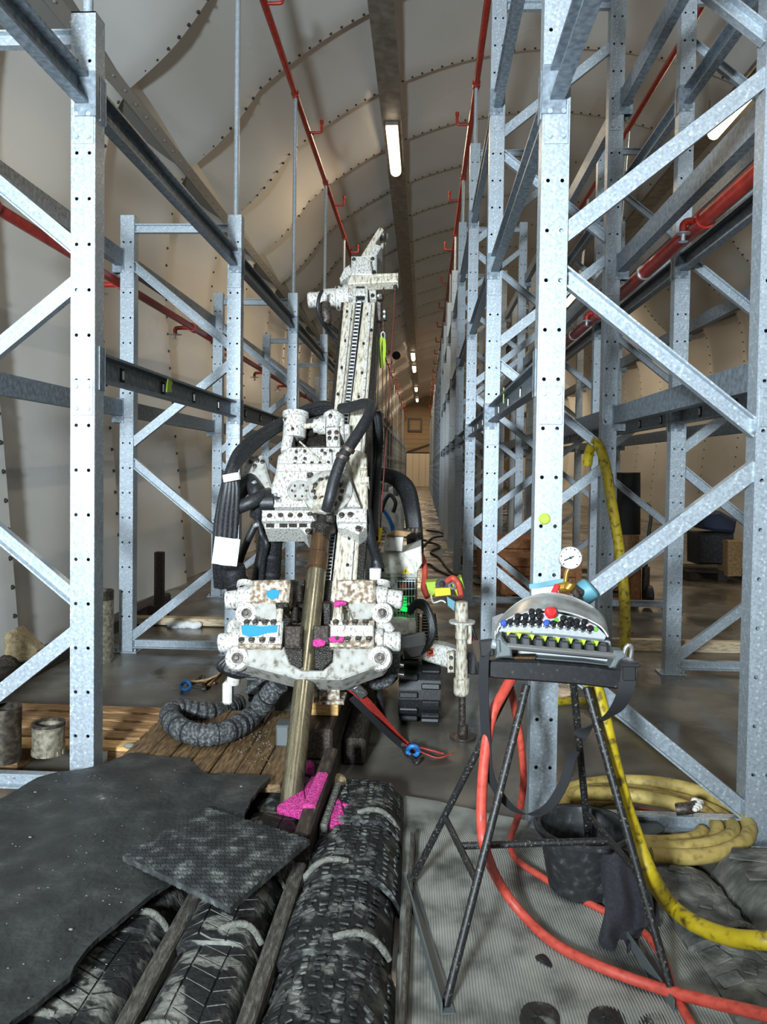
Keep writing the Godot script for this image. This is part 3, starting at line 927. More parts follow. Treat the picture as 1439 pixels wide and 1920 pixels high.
# ---------------------------------------------------------------- sprinkler pipes
func pipes() -> void:
	for s in 2:
		var x := -1.55 if s == 0 else 0.522
		var z1 := 3.474 if s == 0 else 3.283
		var top := 3.57 if s == 0 else 5.19
		var o := base("sprinkler_pipe", Vector3(x, 5.86, -z1))
		tag(o, ["red sprinkler pipe carried on thin poles high above the left racks", "red sprinkler pipe carried on thin poles above the right aisle posts"][s], "sprinkler pipe")
		part(o, "pipe", M.red_pipe, func(b): b.tube(PackedVector3Array([Vector3(x, 5.86, 4), Vector3(x, 5.86, -30), Vector3(x, 5.86, -66)]), 0.035, 12))
		for i in 21:
			var z := -(z1 + BAY * i)
			part(o, "support_pole", M.steel, func(b): b.rod(Vector3(x, top - 0.05, z), Vector3(x, 5.83, z), 0.022, 10))
			part(o, "pipe_coupling", M.red_pipe, func(b): b.rod(Vector3(x, 5.86, z - 0.05), Vector3(x, 5.86, z + 0.05), 0.047, 10))
			if i < 20:
				part(o, "sprinkler_head", M.red_pipe, func(b):
					var sx := 1.0 if s == 0 else -1.0
					var zz := z - 1.0
					b.tube(curve(PackedVector3Array([Vector3(x, 5.86, zz), Vector3(x + sx * 0.14, 5.86, zz), Vector3(x + sx * 0.17, 5.88, zz), Vector3(x + sx * 0.17, 5.97, zz)]), 3), 0.017, 8)
					b.rod(Vector3(x + sx * 0.17, 5.97, zz), Vector3(x + sx * 0.17, 6.01, zz), 0.024, 8))
	# a pipe above the rearmost racks
	var r := base("sprinkler_pipe", Vector3(2.88, 6.4, -6))
	tag(r, "thin red sprinkler pipe crossing high behind the right-hand racks", "sprinkler pipe")
	part(r, "pipe", M.red_pipe, func(b): b.rod(Vector3(2.88, 6.5, 3), Vector3(2.88, 6.5, -40), 0.035, 12))
	for i in 6:
		part(r, "sprinkler_head", M.red_pipe, func(b):
			var z := -9.4 - i * 2.9
			b.tube(curve(PackedVector3Array([Vector3(2.88, 6.5, z), Vector3(3.04, 6.5, z), Vector3(3.08, 6.52, z), Vector3(3.08, 6.62, z)]), 3), 0.02, 8))
		part(r, "support_pole", M.steel, func(b): b.rod(Vector3(2.82, 5.15, -(3.25 + BAY * (i + 2))), Vector3(2.9, 6.5, -(3.25 + BAY * (i + 2))), 0.022, 10))
	# in-rack mains
	for s in 2:
		var x := -2.565 if s == 0 else 1.655
		var y := 3.065
		var o := base("sprinkler_main", Vector3(x, y, -5))
		tag(o, ["red sprinkler main behind the left racks with branch heads towards the wall", "thick red sprinkler main between the two right-hand rack rows"][s], "sprinkler pipe")
		var reach := 0.2 if s == 0 else 0.11
		var rad := 0.036 if s == 0 else 0.05
		part(o, "pipe", M.red_pipe, func(b): b.rod(Vector3(x, y, -2), Vector3(x, y, -60), rad, 16))
		for i in 10:
			var z := -4.42 - i * 2.0 if s == 0 else -4.78 - i * BAY
			part(o, "branch", M.red_pipe, func(b):
				var sx := -1.0
				b.tube(curve(PackedVector3Array([Vector3(x, y, z), Vector3(x + sx * (reach - 0.03), y + 0.0, z), Vector3(x + sx * reach, y - 0.02, z), Vector3(x + sx * reach, y - 0.06, z)]), 3), 0.022, 10)
				b.rod(Vector3(x, y, z - 0.06), Vector3(x, y, z + 0.06), rad + 0.012, 14))
			part(o, "deflector", M.zinc_bright, func(b):
				b.lathe(Vector3(x - reach, y - 0.07, z), Vector3.DOWN, [[0, -0.012], [reach * 0.37, 0.0], [reach * 0.37, 0.004], [0.012, 0.01], [0.012, 0.05], [0.03, 0.052], [0, 0.054]], 14))
			if s == 1 and i < 6:
				part(o, "pipe_clip", M.zinc_bright, func(b): b.lathe(Vector3(x, y, z - 1.2), Vector3.FORWARD, [[0.05, 0], [0.058, 0], [0.058, 0.03], [0.05, 0.03]], 16))

# ---------------------------------------------------------------- the drill rig
func upright(d: float) -> Transform3D:        # a vertical plane across the aisle at depth d
	return Transform3D(Basis(), Vector3(0, 0, -d))

func stuff(parent: Node, called: String, m: Material, build: Callable) -> void:
	part(parent, called, m, build).set_meta("kind", "stuff")

func studs(parent: Node, m: Material, fr: Transform3D, list: Array, n: float, r := 0.012, called := "bolt") -> void:
	stuff(parent, called, m, func(b):
		for p in list: b.lathe(on_f(fr, p[0], p[1], n), fr.basis.z, [[r, -0.004], [r, 0.006], [r * 0.7, 0.008], [r * 0.6, 0.016], [0, 0.016]], 8))

func hose(parent: Node, called: String, m: Material, pts: Array, r: float, seg := 10) -> MeshInstance3D:
	return part(parent, called, m, func(b): b.tube(curve(ats(pts), 7), r, seg))

func mast_frame() -> Transform3D:
	var o := at(546, 1505, 3.2)
	var u := (at(603, 990, 3.95) - o).normalized()
	var r := (Vector3.RIGHT - u * u.x).normalized()
	return Transform3D(Basis(r, u, r.cross(u)), o)

func rig() -> void:
	var F := mast_frame()
	var U := F.basis.y
	var R := F.basis.x
	var N := F.basis.z
	var o := base("drill_rig", Vector3(-0.45, 0, -4.6))
	tag(o, "white crawler drill rig with tilted chain mast standing in the wet aisle", "drill rig")
	var w: Material = M.white_paint
	# mast: two rails with the feed chain in the slot between them
	var mast := part(o, "mast", M.mast_paint, func(b):
		slab(b, F, [[645, 566], [667, 566], [645, 763], [596, 1200], [584, 1200], [627, 763]], -0.07, -0.16, 0.006)
		slab(b, F, [[682, 566], [704, 566], [689, 763], [662, 1200], [612, 1200], [658, 763]], -0.07, -0.16, 0.006))
	part(mast, "slot_plate", M.grease, func(b): slab(b, F, [[647, 566], [704, 566], [664, 1200], [590, 1200]], -0.13, -0.27, 0.004))
	part(mast, "slide_strip", M.white_paint, func(b):
		slab(b, F, [[657, 570], [661, 570], [592, 1190], [586, 1190]], -0.052, -0.075, 0.002)
		slab(b, F, [[692, 570], [697, 570], [652, 1190], [645, 1190]], -0.052, -0.075, 0.002))
	part(mast, "side_cheek", M.grease, func(b):
		slab(b, F, [[703, 566], [709, 566], [690, 1000], [672, 1200], [660, 1200]], -0.085, -0.3, 0.004)
		slab(b, F, [[640, 566], [646, 566], [585, 1200], [577, 1200]], -0.11, -0.3, 0.004))
	stuff(mast, "feed_chain", M.zinc_bright, func(b):
		for k in 92:
			var t := k / 91.0
			var y := lerpf(560, 1175, t)
			var p := on_f(F, lerpf(674.5, 605, t), y, -0.10)
			b.bar(p - R * 0.016, p + R * 0.016, 0.011, 0.012, U, 0.002)
			if k % 2 == 0:
				for s in [-0.014, 0.014]: b.bar(p + R * s - U * 0.017, p + R * s + U * 0.017, 0.004, 0.014, R, 0.0))
	studs(mast, M.grease, F, [[651, 585], [658, 600], [648, 640], [641, 690], [634, 740], [690, 590], [697, 620], [682, 645], [679, 700], [673, 745], [684, 735], [655, 1010], [652, 1060]], -0.068, 0.008)
	# crown of the mast
	var head := part(o, "mast_head", w, func(b):
		block(b, F, 659, 479, 707, 514, -0.10, -0.30, 0.01)
		slab(b, F, [[668, 486], [695, 486], [699, 514], [664, 514]], -0.05, -0.10, 0.008)
		block(b, F, 662, 530, 668, 566, -0.07, -0.20)
		block(b, F, 684, 530, 690, 566, -0.07, -0.20)
		block(b, F, 652, 524, 662, 556, -0.10, -0.26)
		slab(b, F, [[690, 529], [705, 529], [706, 560], [694, 560]], -0.10, -0.24))
	part(head, "sprocket_guard", w, func(b): block(b, F, 667, 533, 686, 552, -0.06, -0.14, 0.008))
	part(head, "sprocket_slot", M.dark, func(b):
		for y in [537, 555]: block(b, F, 668, y, 684, y + 3, -0.056, -0.07, 0.001))
	studs(head, M.iron, F, [[664, 487], [699, 486], [702, 511], [694, 535], [699, 555], [668, 516], [675, 516], [682, 516]], -0.10, 0.014)
	part(head, "cross_arm", M.mast_paint, func(b):
		slab(b, F, [[653, 515], [662, 517], [700, 514], [747, 512], [747, 527], [692, 530], [653, 532]], -0.03, -0.10, 0.006)
		slab(b, F, [[700, 513], [747, 511], [747, 515], [700, 518]], -0.01, -0.12, 0.004))
	part(head, "side_bracket", w, func(b): slab(b, F, [[656, 495], [662, 512], [650, 520], [640, 527], [637, 521], [646, 502]], -0.12, -0.24, 0.006))
	part(head, "top_jib", M.mast_paint, func(b):
		slab(b, F, [[676, 481], [709, 429], [714, 425], [720, 430], [690, 481]], -0.12, -0.14, 0.004)
		slab(b, F, [[690, 481], [724, 434], [729, 438], [726, 452], [706, 483]], -0.24, -0.26, 0.004))
	part(head, "jib_box", w, func(b): slab(b, F, [[690, 479], [703, 456], [716, 461], [704, 482]], -0.11, -0.25, 0.006))
	part(head, "rope_sheave", M.iron, func(b): b.lathe(on_f(F, 719, 440, -0.17), R, [[0, -0.02], [0.055, -0.02], [0.045, -0.006], [0.045, 0.006], [0.055, 0.02], [0, 0.02]], 18))
	var fm := part(o, "feed_motor", w, func(b):
		var a := on_f(F, 655, 559, -0.17)
		var c := on_f(F, 578, 563, -0.17)
		var d := a.distance_to(c)
		b.lathe(a, c - a, [[0, 0], [0.09, 0], [0.09, 0.03], [0.083, 0.035], [0.083, 0.085], [0.07, 0.09], [0.068, d * 0.6], [0.052, d * 0.64], [0.055, d * 0.72], [0.05, d * 0.76], [0.052, d - 0.01], [0.045, d], [0, d]], 22))
	studs(fm, M.iron, F, [[632, 540], [640, 537], [635, 578], [643, 580]], -0.09, 0.008)
	part(fm, "motor_elbow", M.iron, func(b): b.tube(curve(ats([[610, 570, 4.9], [611, 585, 4.88], [613, 597, 4.88], [609, 604, 4.88]]), 4), 0.035, 10))
	hose(fm, "motor_hose", M.hose_black, [[604, 545, 4.85], [598, 560, 4.8], [597, 582, 4.8], [606, 606, 4.85], [622, 628, 4.95], [640, 650, 5.0]], 0.012, 8)
	hose(fm, "motor_hose", M.hose_black, [[612, 604, 4.9], [628, 618, 4.95], [640, 626, 5.0]], 0.014, 8)
	# ropes of the winch
	part(head, "winch_rope", M.iron, func(b): b.rod(on_f(F, 721, 446, -0.17), at(719, 560, 4.98), 0.005, 6))
	var hk := part(head, "hook_block", M.iron, func(b):
		var f := upright(4.95)
		block(b, f, 708, 549, 718, 562, 0.03, -0.03, 0.006)
		slab(b, f, [[705, 562], [716, 566], [716, 602], [708, 602]], 0.035, -0.035, 0.008)
		slab(b, f, [[718, 578], [724, 578], [725, 600], [718, 600]], 0.03, -0.03, 0.006)
		b.tube(curve(ats([[719, 602, 4.95], [719, 628, 4.95]]), 3), 0.006, 6))
	studs(hk, M.zinc_bright, upright(4.95), [[710, 555], [721, 585], [721, 594]], 0.032, 0.01)
	var rope := base("sampling_rope", at(733, 690, 4.9))
	tag(rope, "thin red-brown rope hanging from the cross arm of the mast with a yellow toggle", "rope")
	part(rope, "swivel", M.iron, func(b): b.rod(on_f(F, 742, 528, -0.07), on_f(F, 741, 545, -0.07), 0.014, 8, 0.003))
	part(rope, "line", M.dark_rope, func(b): b.tube(PackedVector3Array([on_f(F, 741, 544, -0.07), at(733, 690, 4.6), at(722, 860, 4.4), at(714, 985, 4.25), at(708, 1035, 4.2)]), 0.0036, 6))
	part(rope, "toggle", M.yellow, func(b): b.rod(at(714, 990, 4.24), at(710, 1018, 4.22), 0.012, 8, 0.003))
	var strap := base("sling", at(717, 690, 4.95))
	tag(strap, "yellow-green lifting sling hanging from the winch hook at the mast top", "sling")
	part(strap, "loop", M.yellow_green, func(b):
		b.band(curve(ats([[716, 632, 4.95], [713, 650, 4.93], [714, 672, 4.93], [716, 690, 4.93]]), 5), Vector3(1, 0, 0.3), 0.018, 0.008)
		b.band(curve(ats([[720, 634, 4.95], [721, 655, 4.96], [719, 676, 4.96], [717, 689, 4.96]]), 5), Vector3(1, 0, -0.4), 0.02, 0.008))
	part(strap, "shackle", M.chrome, func(b): b.tube(curve(ats([[716, 634, 4.95], [715, 626, 4.95], [719, 622, 4.95], [722, 627, 4.95], [721, 635, 4.95]]), 4), 0.006, 8))
	rotation_unit(o, F)
	clamps(o, F)
	chassis(o)
	# the rod in the hole
	var rod := base("drill_rod", F.origin)
	tag(rod, "thick steel drill rod running from the rotation head down into the ground", "drill rod")
	var r0 := 0.0475
	var a0 := F.origin - U * 0.35
	var jt := F.origin + U * (flat(F, 583, 1068).y)
	var tp := F.origin + U * (flat(F, 603, 1002).y)
	part(rod, "lower_rod", M.drill_steel, func(b): b.lathe(a0, U, [[0, 0], [r0, 0], [r0, (jt - a0).length() - 0.01], [r0 - 0.004, (jt - a0).length()]], 32))
	part(rod, "joint_collar", M.rod_rust, func(b): b.lathe(jt, U, [[r0 - 0.004, 0], [r0 + 0.004, 0.006], [r0 + 0.004, 0.085], [r0 - 0.002, 0.092]], 32))
	part(rod, "upper_rod", M.rod_rust, func(b): b.lathe(jt + U * 0.085, U, [[r0 - 0.001, 0], [r0 - 0.001, (tp - jt).length() - 0.1], [r0 - 0.008, (tp - jt).length() - 0.085], [r0 - 0.008, (tp - jt).length()]], 32))

func rotation_unit(o: Node, F: Transform3D) -> void:
	var U := F.basis.y
	var R := F.basis.x
	var N := F.basis.z
	var w: Material = M.white_paint
	var gb := part(o, "rotation_head", w, func(b):
		slab(b, F, [[518, 880], [652, 880], [664, 915], [676, 947], [511, 948], [508, 912]], 0.07, -0.2, 0.014)
		slab(b, F, [[541, 835], [642, 835], [654, 882], [517, 882], [521, 852]], 0.035, -0.2, 0.018)
		# the sloping shoulder between the two
		b.bar(on_f(F, 522, 878, 0.05), on_f(F, 650, 878, 0.05), 0.05, 0.03, U + N, 0.006))
	part(gb, "cover_plate", w, func(b): slab(b, F, [[549, 842], [623, 842], [624, 875], [548, 877]], 0.05, 0.03, 0.006))
	studs(gb, M.iron, F, [[556, 848], [572, 847], [555, 860], [572, 861], [553, 871], [570, 870], [585, 869], [600, 869], [616, 868], [620, 846], [604, 846], [610, 851]], 0.05, 0.009)
	part(gb, "round_cover", M.grey_paint, func(b): b.lathe(on_f(F, 561, 921, 0.07), N, [[0.062, -0.01], [0.062, 0.01], [0.056, 0.016], [0.05, 0.016], [0.048, 0.012], [0, 0.012]], 26))
	studs(gb, M.iron, F, [[553, 912], [569, 911], [575, 922], [567, 932], [554, 931], [548, 921]], 0.082, 0.005)
	part(gb, "filler_plug", M.iron, func(b): b.lathe(on_f(F, 582, 893, 0.07), N, [[0.018, -0.01], [0.018, 0.014], [0.01, 0.014], [0, 0.008]], 10))
	part(gb, "front_boss", M.grey_paint, func(b): b.lathe(on_f(F, 615, 924, 0.06), N, [[0.135, -0.02], [0.13, 0.02], [0.1, 0.03], [0.095, 0.045], [0.075, 0.045], [0.072, 0.02], [0, 0.02]], 32))
	var ring: Array = []
	for k in 12: ring.append([615 + 27 * cos(TAU * k / 12), 922 + 25 * sin(TAU * k / 12)])
	studs(gb, M.iron, F, ring, 0.1, 0.013)
	part(gb, "water_swivel", M.mast_paint, func(b): b.lathe(on_f(F, 612, 916, 0.06), -U + N * 0.12, [[0, -0.03], [0.05, -0.02], [0.058, 0.0], [0.06, 0.05], [0.05, 0.06], [0.052, 0.12], [0.06, 0.125], [0.06, 0.15], [0, 0.15]], 22))
	part(gb, "grease_stain", M.rod_rust, func(b): b.lathe(on_f(F, 605, 935, 0.115), N, [[0.018, -0.01], [0.016, 0.006], [0, 0.008]], 9))
	part(gb, "chuck", M.grease, func(b):
		var c := on_f(F, 608, 962, 0.0)
		b.lathe(c, -U, [[0, 0], [0.062, 0], [0.066, 0.015], [0.05, 0.03], [0.062, 0.04], [0.068, 0.1], [0.045, 0.12], [0.045, 0.16], [0, 0.16]], 20)
		b.cube(on_f(F, 592, 985, 0.02), Vector3(0.035, 0.13, 0.06), 0.008)
		b.cube(on_f(F, 619, 972, 0.06), Vector3(0.05, 0.05, 0.05), 0.01))
	# carriage under the head
	var cp := part(o, "carriage", w, func(b):
		block(b, F, 491, 955, 590, 975, 0.07, -0.16, 0.008)
		slab(b, F, [[495, 975], [586, 976], [584, 993], [575, 1003], [564, 990], [496, 990]], 0.03, -0.12, 0.006)
		block(b, F, 631, 952, 688, 977, 0.06, -0.16, 0.008)
		slab(b, F, [[633, 976], [688, 976], [688, 990], [672, 1001], [650, 991], [634, 988]], 0.03, -0.12, 0.006))
	studs(cp, M.iron, F, [[506, 968], [527, 967], [545, 967], [563, 967], [582, 965], [641, 966], [657, 965], [578, 996], [672, 991]], 0.065, 0.015)
	stuff(cp, "pocket", M.grease, func(b):
		for x in [499, 524, 542, 561]: block(b, F, x, 980, x + 15, 988, 0.034, 0.02, 0.001))
	part(o, "side_column", M.mast_paint, func(b):
		slab(b, F, [[654, 850], [668, 842], [688, 850], [690, 955], [676, 955], [662, 905]], 0.0, -0.22, 0.008)
		block(b, F, 674, 856, 688, 876, 0.04, -0.05, 0.006)
		block(b, F, 676, 893, 692, 903, 0.03, -0.05, 0.004))
	# hydraulic motors on top
	var m1 := part(o, "hydraulic_motor", w, func(b):
		b.lathe(on_f(F, 552, 822, -0.04), U + N * 0.35, [[0, 0], [0.062, 0], [0.066, 0.02], [0.066, 0.12], [0.075, 0.125], [0.075, 0.15], [0.05, 0.16], [0, 0.16]], 18)
		slab(b, F, [[530, 783], [568, 781], [570, 796], [536, 797]], 0.03, -0.14, 0.01)
		slab(b, F, [[531, 812], [550, 816], [545, 840], [526, 842]], 0.02, -0.1, 0.01))
	studs(m1, M.iron, F, [[536, 787], [562, 786], [549, 805]], 0.03, 0.01)
	var m2 := part(o, "hydraulic_motor", w, func(b):
		slab(b, F, [[611, 800], [636, 796], [637, 834], [612, 834]], 0.03, -0.14, 0.012)
		b.lathe(on_f(F, 624, 806, -0.03), U + N * 0.2, [[0, 0], [0.05, 0.0], [0.05, 0.06], [0.06, 0.065], [0.06, 0.09], [0.04, 0.11], [0, 0.11]], 16)
		b.lathe(on_f(F, 612, 799, -0.02), -R, [[0, 0], [0.048, 0], [0.05, 0.04], [0.04, 0.05], [0.04, 0.07], [0, 0.075]], 16)
		block(b, F, 634, 770, 645, 812, 0.0, -0.1, 0.008)
		block(b, F, 646, 794, 656, 812, 0.01, -0.1, 0.006)
		slab(b, F, [[608, 776], [630, 772], [632, 790], [610, 792]], -0.02, -0.12, 0.008))
	studs(m2, M.iron, F, [[618, 822], [630, 822], [618, 812], [631, 811], [620, 780]], 0.034, 0.011)
	part(o, "motor_link", M.mast_paint, func(b): b.rod(on_f(F, 568, 800, 0.0), on_f(F, 592, 797, 0.0), 0.016, 10))
	part(o, "pull_rod", M.mast_paint, func(b):
		b.rod(on_f(F, 562, 828, 0.03), on_f(F, 600, 862, 0.07), 0.005, 6)
		b.rod(on_f(F, 600, 862, 0.07), on_f(F, 634, 880, 0.09), 0.005, 6))
	part(o, "motor_well", M.grease, func(b):
		block(b, F, 552, 792, 612, 838, -0.1, -0.22, 0.006)
		b.lathe(on_f(F, 583, 812, -0.1), N, [[0.04, 0], [0.04, 0.03], [0.028, 0.03], [0.025, 0.01], [0, 0.01]], 16)
		b.lathe(on_f(F, 566, 826, -0.06), N, [[0.022, 0], [0.022, 0.03], [0, 0.035]], 12))
	var vb := part(o, "valve_box", M.grey_paint, func(b):
		slab(b, F, [[462, 858], [496, 856], [502, 884], [512, 916], [470, 912], [452, 886]], 0.0, -0.2, 0.012)
		slab(b, F, [[466, 854], [492, 853], [494, 858], [466, 859]], -0.02, -0.16, 0.004))
	studs(vb, M.iron, F, [[470, 866], [483, 864], [492, 866], [478, 874]], 0.002, 0.012)
	# black hose manifold on the left
	part(o, "hose_manifold", M.hose_black, func(b):
		b.tube(curve(PackedVector3Array([on_f(F, 441, 955, 0.02), on_f(F, 442, 930, 0.02), on_f(F, 456, 912, 0.0), on_f(F, 478, 905, -0.05)]), 5), 0.05, 12)
		b.tube(curve(PackedVector3Array([on_f(F, 446, 952, 0.06), on_f(F, 470, 942, 0.08), on_f(F, 492, 930, 0.06), on_f(F, 505, 926, 0.0)]), 5), 0.035, 12)
		b.rod(on_f(F, 488, 944, 0.04), on_f(F, 516, 941, 0.04), 0.045, 14, 0.006)
		b.rod(on_f(F, 512, 934, 0.06), on_f(F, 526, 938, 0.06), 0.016, 10, 0.003)
		b.tube(curve(PackedVector3Array([on_f(F, 470, 900, -0.03), on_f(F, 478, 918, 0.04), on_f(F, 484, 945, 0.0), on_f(F, 482, 968, -0.06)]), 5), 0.04, 12))
	stuff(o, "hose_coupling", M.zinc_bright, func(b):
		for p in [[474, 907], [502, 938], [514, 930], [522, 941], [478, 986]]: b.rod(on_f(F, p[0], p[1], 0.06), on_f(F, p[0] + 5, p[1] - 3, 0.075), 0.012, 8, 0.002))
	# hoses over the top to the left and down
	for k in 5:
		var q := [0.0, 7.0, 14.0, 3.0, 20.0][k] as float
		var s := [0.0, 7.0, 14.0, -6.0, 21.0][k] as float
		hose(o, "hydraulic_hose", M.hose_black, [[640 + k * 3, 790, 4.62], [634 + k * 2, 768 + q * 0.5, 4.6], [611, 759 + q * 0.7, 4.56], [578, 765 + q * 0.8, 4.5], [545, 782 + q * 0.7, 4.42], [511 + s * 0.1, 800 + q * 0.6, 4.3], [476 + s * 0.25, 822 + s * 0.7, 4.15], [446 + s * 0.35, 851 + s * 0.7, 4.0], [431 + s * 0.5, 884, 3.92], [424 + s, 920, 3.9], [415 + s * 1.3, 980, 3.92], [412 + s * 1.3, 1040, 3.95], [416 + s * 1.5, 1100, 4.05]], [0.026, 0.022, 0.018, 0.017, 0.016][k])
	for p in [[433, 895, 13, 7, 0.2, 3.86], [424, 1034, 24, 26, -0.12, 3.88]]:
		var big: bool = p[2] > 20
		var c := at(p[0], p[1], p[5])
		var f := Transform3D(Basis.from_euler(Vector3(0, 0.1, p[4])), c)
		var k := float(p[5]) / FOCAL
		tag(part(self, "paper_tag", M.paper, func(b):
			b.pipe(f * Vector3(0, -p[3] * k, -0.03), f * Vector3(0, p[3] * k, -0.03), 0.045, 0.003, 16)
			b.box(f, Vector3(p[2] * 2.0 * k, p[3] * 2.0 * k, 0.004), 0.0015)
			if big: b.bar(f * Vector3(-0.02, -0.012, 0.003), f * Vector3(0.05, 0.006, 0.003), 0.004, 0.003, Vector3.UP)), ["small white paper wrap round the upper left hoses", "large white paper sheet wrapped round the lower left hoses"][1 if big else 0], "paper")
	# the big water hose over the front
	var wh := hose(o, "water_hose", M.hose_black, [[640, 766, 4.35], [660, 763, 4.28], [684, 757, 4.2], [697, 763, 4.12], [686, 790, 4.0], [658, 834, 3.9], [642, 858, 3.86], [627, 900, 3.82], [619, 934, 3.8], [613, 956, 3.82]], 0.03, 14)
	part(wh, "hose_clamp", M.iron, func(b):
		for p in [[656, 838, 651, 846, 3.88], [645, 852, 641, 861, 3.86]]: b.rod(at(p[0], p[1], p[4]), at(p[2], p[3], p[4]), 0.036, 14, 0.004))
	# hoses beside the mast on the right
	for k in 3:
		hose(o, "mast_hose", M.hose_black, [[697 + k * 5, 770, 4.5], [700 + k * 6, 815, 4.55], [696 + k * 7, 860, 4.6], [690 + k * 8, 905, 4.5], [690 + k * 6, 960, 4.35], [694 + k * 4, 1010, 4.2]], 0.018 + 0.003 * k)
	hose(o, "sampling_hose", M.hose_black, [[688, 955, 4.0], [691, 985, 4.0], [697, 1015, 4.02], [704, 1040, 4.05], [708, 1052, 4.06]], 0.026, 12)
	part(o, "hose_end", M.hose_black, func(b): b.lathe(at(704, 1038, 4.06), at(709, 1066, 4.06) - at(704, 1038, 4.06), [[0.02, 0], [0.024, 0.01], [0.03, 0.05], [0.04, 0.08], [0, 0.085]], 12))
	# thick wrapped hoses hanging under the carriage
	var th := part(o, "wrapped_hose", M.hose_black, func(b):
		b.tube(curve(ats([[516, 985, 4.15], [512, 1030, 4.2], [510, 1070, 4.25], [505, 1110, 4.3]]), 8), 0.05, 14)
		b.tube(curve(ats([[497, 985, 4.25], [492, 1030, 4.3], [484, 1070, 4.32], [478, 1110, 4.35]]), 8), 0.03, 12)
		b.tube(curve(ats([[437, 1062, 3.98], [440, 1085, 4.0], [450, 1110, 4.05], [452, 1130, 4.1]]), 8), 0.062, 14))
	stuff(th, "tape_wrap", M.dark, func(b):
		for p in [[514, 1005, 4.17], [511, 1040, 4.21], [510, 1072, 4.25]]: b.tube(ats([[p[0], p[1], p[2]], [p[0] - 1, p[1] + 6, p[2]]]), 0.054, 14)
		for p in [[438, 1072, 3.99], [442, 1090, 4.01]]: b.tube(ats([[p[0], p[1], p[2]], [p[0] + 2, p[1] + 5, p[2]]]), 0.066, 14))
	hose(o, "return_hose", M.hose_black, [[482, 962, 4.1], [490, 1000, 4.12], [500, 1020, 4.1], [494, 1050, 4.15], [490, 1090, 4.2]], 0.016)
	hose(o, "return_hose", M.hose_black, [[478, 985, 4.1], [466, 1010, 4.1], [452, 1045, 4.15], [446, 1070, 4.2]], 0.02)

